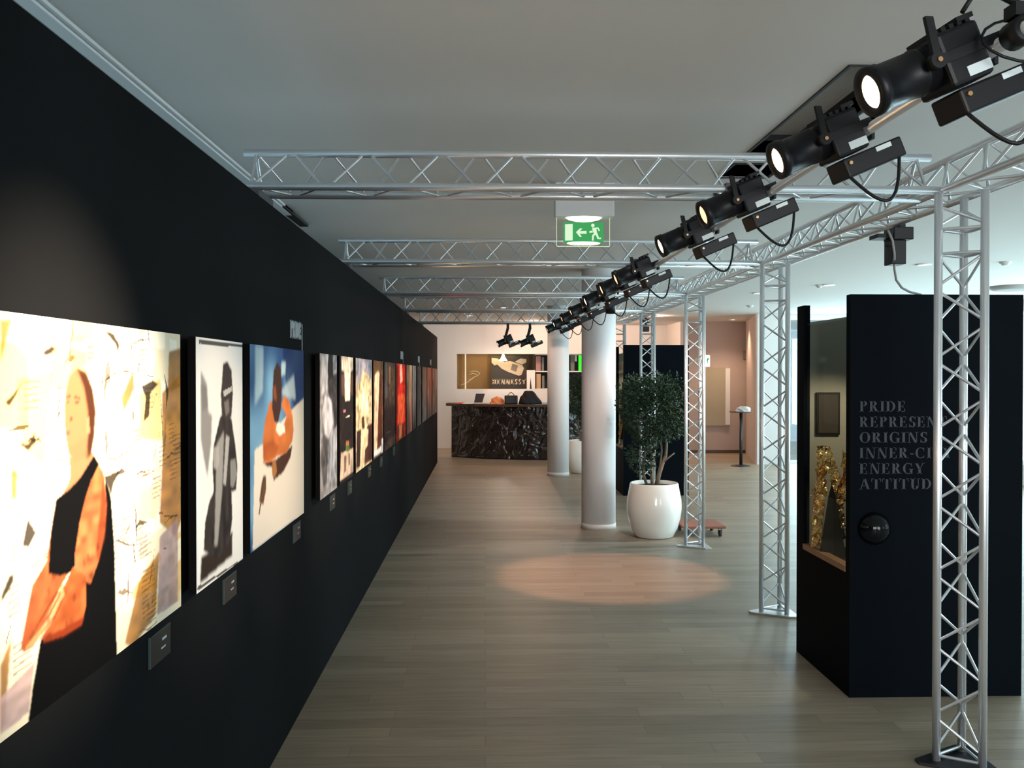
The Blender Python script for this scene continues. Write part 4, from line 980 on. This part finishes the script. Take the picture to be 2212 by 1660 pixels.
# 3: crouching figure on a white slab under blue sky
c = Canvas(3.395, 4.390, 150, 140, (.42, .60, .74))
nz = c.noise(6, 5); c.img = np.array(lin((.04, .20, .45)))*(1 - nz[..., None]) + np.array(lin((.52, .70, .80)))*nz[..., None]
Z = lambda u, v: (400 + u/2.553, 680 + v/2.553)
ZP = lambda *q: [Z(*a_) for a_ in q]
c.poly(ZP((540, 185), (660, 200), (660, 460), (600, 510), (560, 400), (540, 300)), (.12, .20, .38), 4, .85)
c.poly(ZP((530, 265), (555, 260), (552, 330), (530, 340)), (.80, .88, .90), 3, .9); c.poly(ZP((385, 170), (430, 175), (430, 420), (385, 500)), (.70, .78, .80), 5, .9)
c.poly(ZP((530, 420), (600, 330), (610, 470), (540, 450)), (.80, .84, .84), 4, .7)
c.poly(ZP((383, 748), (430, 712), (590, 522), (662, 455), (662, 1090), (372, 1300)), (.94, .86, .78), 1)
c.poly(ZP((430, 815), (500, 800), (592, 720), (580, 790), (540, 870), (488, 916), (478, 840), (450, 838)), (.30, .17, .12), 1)
c.poly(ZP((470, 470), (495, 520), (500, 600), (540, 620), (560, 560), (530, 500), (545, 445), (572, 470), (592, 560), (598, 640), (590, 700), (560, 760), (505, 785), (470, 815), (432, 815), (428, 700), (440, 590)), (.85, .46, .22), 1, tex=.25, tx=14)
c.poly(ZP((508, 590), (548, 610), (552, 650), (520, 668), (500, 640)), (.96, .92, .84), 1)
c.poly(ZP((430, 720), (480, 690), (520, 730), (490, 790), (450, 810), (430, 800)), (.62, .26, .10), 3, .6)
c.poly(ZP((488, 310), (508, 260), (527, 300), (532, 400), (528, 520), (512, 600), (492, 590), (480, 520), (482, 420)), (.27, .16, .12), 1)
c.poly(ZP((486, 400), (500, 390), (505, 470), (488, 470)), (.62, .32, .18), 2, .8)
c.poly(ZP((482, 810), (500, 800), (506, 870), (490, 905), (478, 880)), (.72, .46, .24), 1, .9)
c.poly(ZP((432, 885), (446, 890), (447, 960), (432, 1045), (418, 1048), (408, 1030), (420, 940)), (.40, .26, .17), 1, tex=.3, tx=30); c.poly(ZP((414, 1040), (420, 1040), (410, 1105), (405, 1105)), (.35, .25, .2), 0)
c.build('photograph of a crouching orange-lit figure on a white slab under blue sky', G)
# the smaller prints further along
ZQ = lambda *q: [(650 + a_[0]/4.148, 720 + a_[1]/4.148) for a_ in q]
def small(y0, y1, base, ops, label, mott=(6, 5, .2), W=60, Hh=110, grad=None):
    c = Canvas(y0, y1, W, Hh, base)
    if grad: c.grad(*grad)
    if mott: c.mottle(*mott)
    c.mottle(9, 30, .35)
    for o_ in ops: c.poly(ZQ(*o_[0]), o_[1], o_[2] if len(o_) > 2 else 1, o_[3] if len(o_) > 3 else 1)
    c.mottle(14, 16, .45)
    return c.build(label, G)
small(4.82, 5.37, (.62, .58, .57), [
    (((250, 180), (285, 185), (290, 400), (250, 420), (235, 330)), (.16, .13, .13), 2), (((185, 200), (240, 200), (235, 500), (185, 560)), (.80, .76, .75), 4, .8),
    (((215, 560), (270, 590), (290, 800), (250, 950), (215, 900), (190, 720)), (.86, .80, .80), 2), (((240, 400), (330, 350), (330, 800), (300, 870), (285, 640), (240, 530)), (.17, .13, .13), 3, .9),
    (((200, 900), (250, 960), (230, 1350), (200, 1380), (180, 1100)), (.24, .21, .21), 4, .8), (((270, 900), (310, 850), (300, 1300), (250, 1380)), (.72, .70, .72), 3, .7)],
    'black and white photograph of two close figures, fourth from the camera', (7, 6, .2), 80, 140)
small(5.47, 6.03, (.16, .11, .10), [
    (((362, 195), (475, 212), (473, 320), (445, 350), (400, 350), (365, 330)), (.93, .80, .70), 3), (((390, 345), (445, 350), (440, 600), (395, 612)), (.98, .90, .74), 1),
    (((362, 370), (390, 360), (392, 560), (365, 560)), (.42, .28, .24), 2, .8), (((445, 360), (475, 350), (475, 560), (445, 560)), (.40, .26, .22), 2, .8),
    (((378, 690), (402, 685), (400, 705), (380, 710)), (.9, .55, .6), 1), (((400, 750), (440, 735), (438, 752), (402, 762)), (.95, .86, .72), 0),
    (((360, 1075), (400, 1060), (470, 1030), (470, 1240), (350, 1330)), (.80, .66, .56), 1), (((385, 1100), (410, 1100), (405, 1240), (385, 1250)), (.35, .25, .22), 1, .8), (((425, 1080), (440, 1080), (440, 1180), (425, 1190)), (.4, .3, .25), 1, .8),
    (((402, 985), (425, 975), (440, 1045), (405, 1060)), (.35, .45, .20), 1), (((405, 970), (428, 965), (430, 1000), (405, 1010)), (.85, .5, .3), 1)],
    'dark photograph with a glowing lampshade over a white-clad seated figure', (8, 8, .4), 80, 140)
small(6.15, 7.02, (.85, .72, .55), [
    (((500, 215), (640, 240), (640, 420), (560, 330), (500, 500)), (.55, .55, .66), 6, .7), (((520, 560), (590, 480), (610, 700), (560, 760)), (.99, .92, .72), 6, .8),
    (((500, 880), (540, 860), (550, 900), (530, 1195), (498, 1215)), (.22, .13, .12), 2), (((590, 840), (640, 800), (640, 1130), (570, 1180), (575, 1020)), (.30, .16, .13), 2),
    (((545, 755), (565, 740), (572, 850), (555, 880), (545, 840)), (.32, .2, .14), 1), (((540, 870), (575, 850), (605, 860), (600, 1000), (570, 1050), (565, 1190), (530, 1195)), (.97, .80, .62), 2)],
    'photograph of a pale figure against a glowing cream sky, sixth from the camera', (5, 4, .12), 80, 140)
small(7.12, 7.79, (.40, .27, .18), [
    (((655, 250), (740, 250), (740, 330), (655, 350)), (.38, .26, .16), 3), (((660, 380), (690, 340), (705, 360), (700, 700), (680, 1040), (655, 1100)), (.93, .74, .60), 2),
    (((705, 380), (722, 360), (725, 1000), (690, 1030), (690, 760)), (.35, .15, .10), 1), (((655, 1060), (690, 1040), (735, 1000), (735, 1060), (655, 1110)), (.90, .84, .80), 1), (((722, 950), (738, 940), (738, 1050), (722, 1060)), (.90, .84, .82), 1)],
    'brown photograph with a bright vertical streak and pale lower border')
small(7.88, 8.86, (.24, .17, .14), [
    (((790, 300), (805, 300), (800, 460), (785, 450)), (.50, .34, .20), 2), (((755, 260), (775, 270), (775, 560), (755, 600)), (.36, .33, .32), 2, .8), (((820, 300), (845, 330), (840, 560), (815, 560)), (.36, .27, .20), 3, .7),
    (((770, 890), (800, 876), (800, 884), (772, 896)), (.93, .86, .80), 0), (((750, 680), (850, 640), (850, 900), (750, 1000)), (.13, .07, .07), 5, .9)],
    'dim brown photograph between the streaked one and the red one', (8, 10, .5))
small(8.95, 9.98, (.70, .12, .07), [
    (((885, 290), (905, 280), (910, 430), (890, 450)), (.99, .62, .52), 2), (((858, 280), (875, 280), (872, 700), (858, 740)), (.42, .05, .04), 4, .8), (((865, 560), (930, 540), (925, 800), (870, 820)), (.78, .30, .16), 4, .8),
    (((860, 820), (930, 800), (930, 940), (860, 980)), (.22, .10, .08), 4, .9), (((880, 830), (905, 810), (900, 940), (880, 945)), (.60, .34, .20), 2, .9)],
    'strongly red photograph in the middle of the row', (6, 8, .25))
rest = [(10.10, 10.85, (.62, .47, .36), (.40, .25, .22), 'tan photograph right after the strongly red one'),
        (10.92, 11.50, (.55, .50, .48), (.14, .12, .12), 'photograph with a pale upper half, second after the red one'),
        (11.70, 12.40, (.20, .15, .14), (.30, .26, .25), 'dark photograph, third after the strongly red one'),
        (12.65, 13.58, (.36, .26, .20), (.32, .30, .30), 'brown photograph, fourth after the strongly red one'),
        (13.75, 14.85, (.68, .33, .22), (.36, .30, .28), 'orange-topped photograph, next to last on the black wall'),
        (15.05, 16.45, (.50, .30, .24), (.40, .33, .30), 'last photograph, at the far end of the black wall')]
r7 = random.Random(8)
for y0, y1, a_, b_, lab in rest:
    c = Canvas(y0, y1, 44, 70, a_); c.grad(a_, b_); c.mottle(5, 6, .45)
    for k in range(4):
        y, z = r7.uniform(y0, y1), r7.uniform(PB, PT - .2); w_ = r7.uniform(.08, .2)
        c.poly([(y, z), (y + w_, z), (y + w_*.8, z + .3), (y + w_*.2, z + .33)], r7.choice([(.85, .78, .72), (.12, .09, .09), (.5, .25, .18)]), 2, .8, raw=True)
    c.build(lab, G)
# caption plaques under the first prints
prints = [2.625, 3.290, 4.390, 5.37, 6.03, 7.02, 7.79, 8.86]
plab = ['largest photograph', 'black and white standing figure', 'crouching figure photograph', 'black and white close pair', 'lampshade photograph', 'cream sky photograph', 'streaked brown photograph', 'dim brown photograph']
for y1, lab in zip(prints, plab):
    ya, yb, z0, z1 = y1 - .255, y1 - .105, H - .767, H - .686
    t = thing('caption_plaque', 'small dark acrylic caption plaque below the ' + lab, 'plaque', (WX, ya, z0), 'caption plaques on the black wall')
    b = MB(); b.box((WX + .0005, ya, z0), (WX + .006, yb, z1)); b.build('plate', M['plaque'], t)
    b = MB(); b.box((WX + .0005, ya - .002, z0), (WX + .0065, ya, z1)); b.box((WX + .0005, ya, z1), (WX + .0065, yb, z1 + .0015)); b.build('bright_edge', M['acryl_edge'], t)
    b = MB(); b.box((WX + .006, ya + .085, z1 - .030), (WX + .0066, ya + .118, z1 - .023)); b.build('caption_line', M['wall_letters'], t); b = MB(); b.box((WX + .006, ya + .078, z1 - .052), (WX + .0066, ya + .110, z1 - .047)); b.build('caption_line', M['wall_letters'], t)
# section headings on the wall
for y, wd, s, lab in ((4.085, .235, 'PRIDE', 'pale section heading above the crouching figure photograph, with a thin upright line'),
                      (9.38, .26, 'REPRESENT', 'pale section heading above the strongly red photograph'),
                      (11.8, .26, 'ORIGINS', 'pale section heading above the dark photograph past the red one'),
                      (14.4, .28, 'INNER-CITY', 'pale section heading near the far end of the black wall')):
    b = MB(); text_mesh(b, s, (WX + .0005, y, H + .168), (0, 1, 0), (0, 0, 1), (1, 0, 0), .082, th=.004, st=.24, hr=.08, width=wd)
    if s == 'PRIDE': b.box((WX + .0005, 4.345, H + .115), (WX + .003, 4.351, H + .245))
    else: b.box((WX + .0005, y + wd + .03, H + .12), (WX + .003, y + wd + .036, H + .245))
    tag(b.build('section_heading', M['wall_letters']), lab, 'lettering', 'section headings on the black wall')
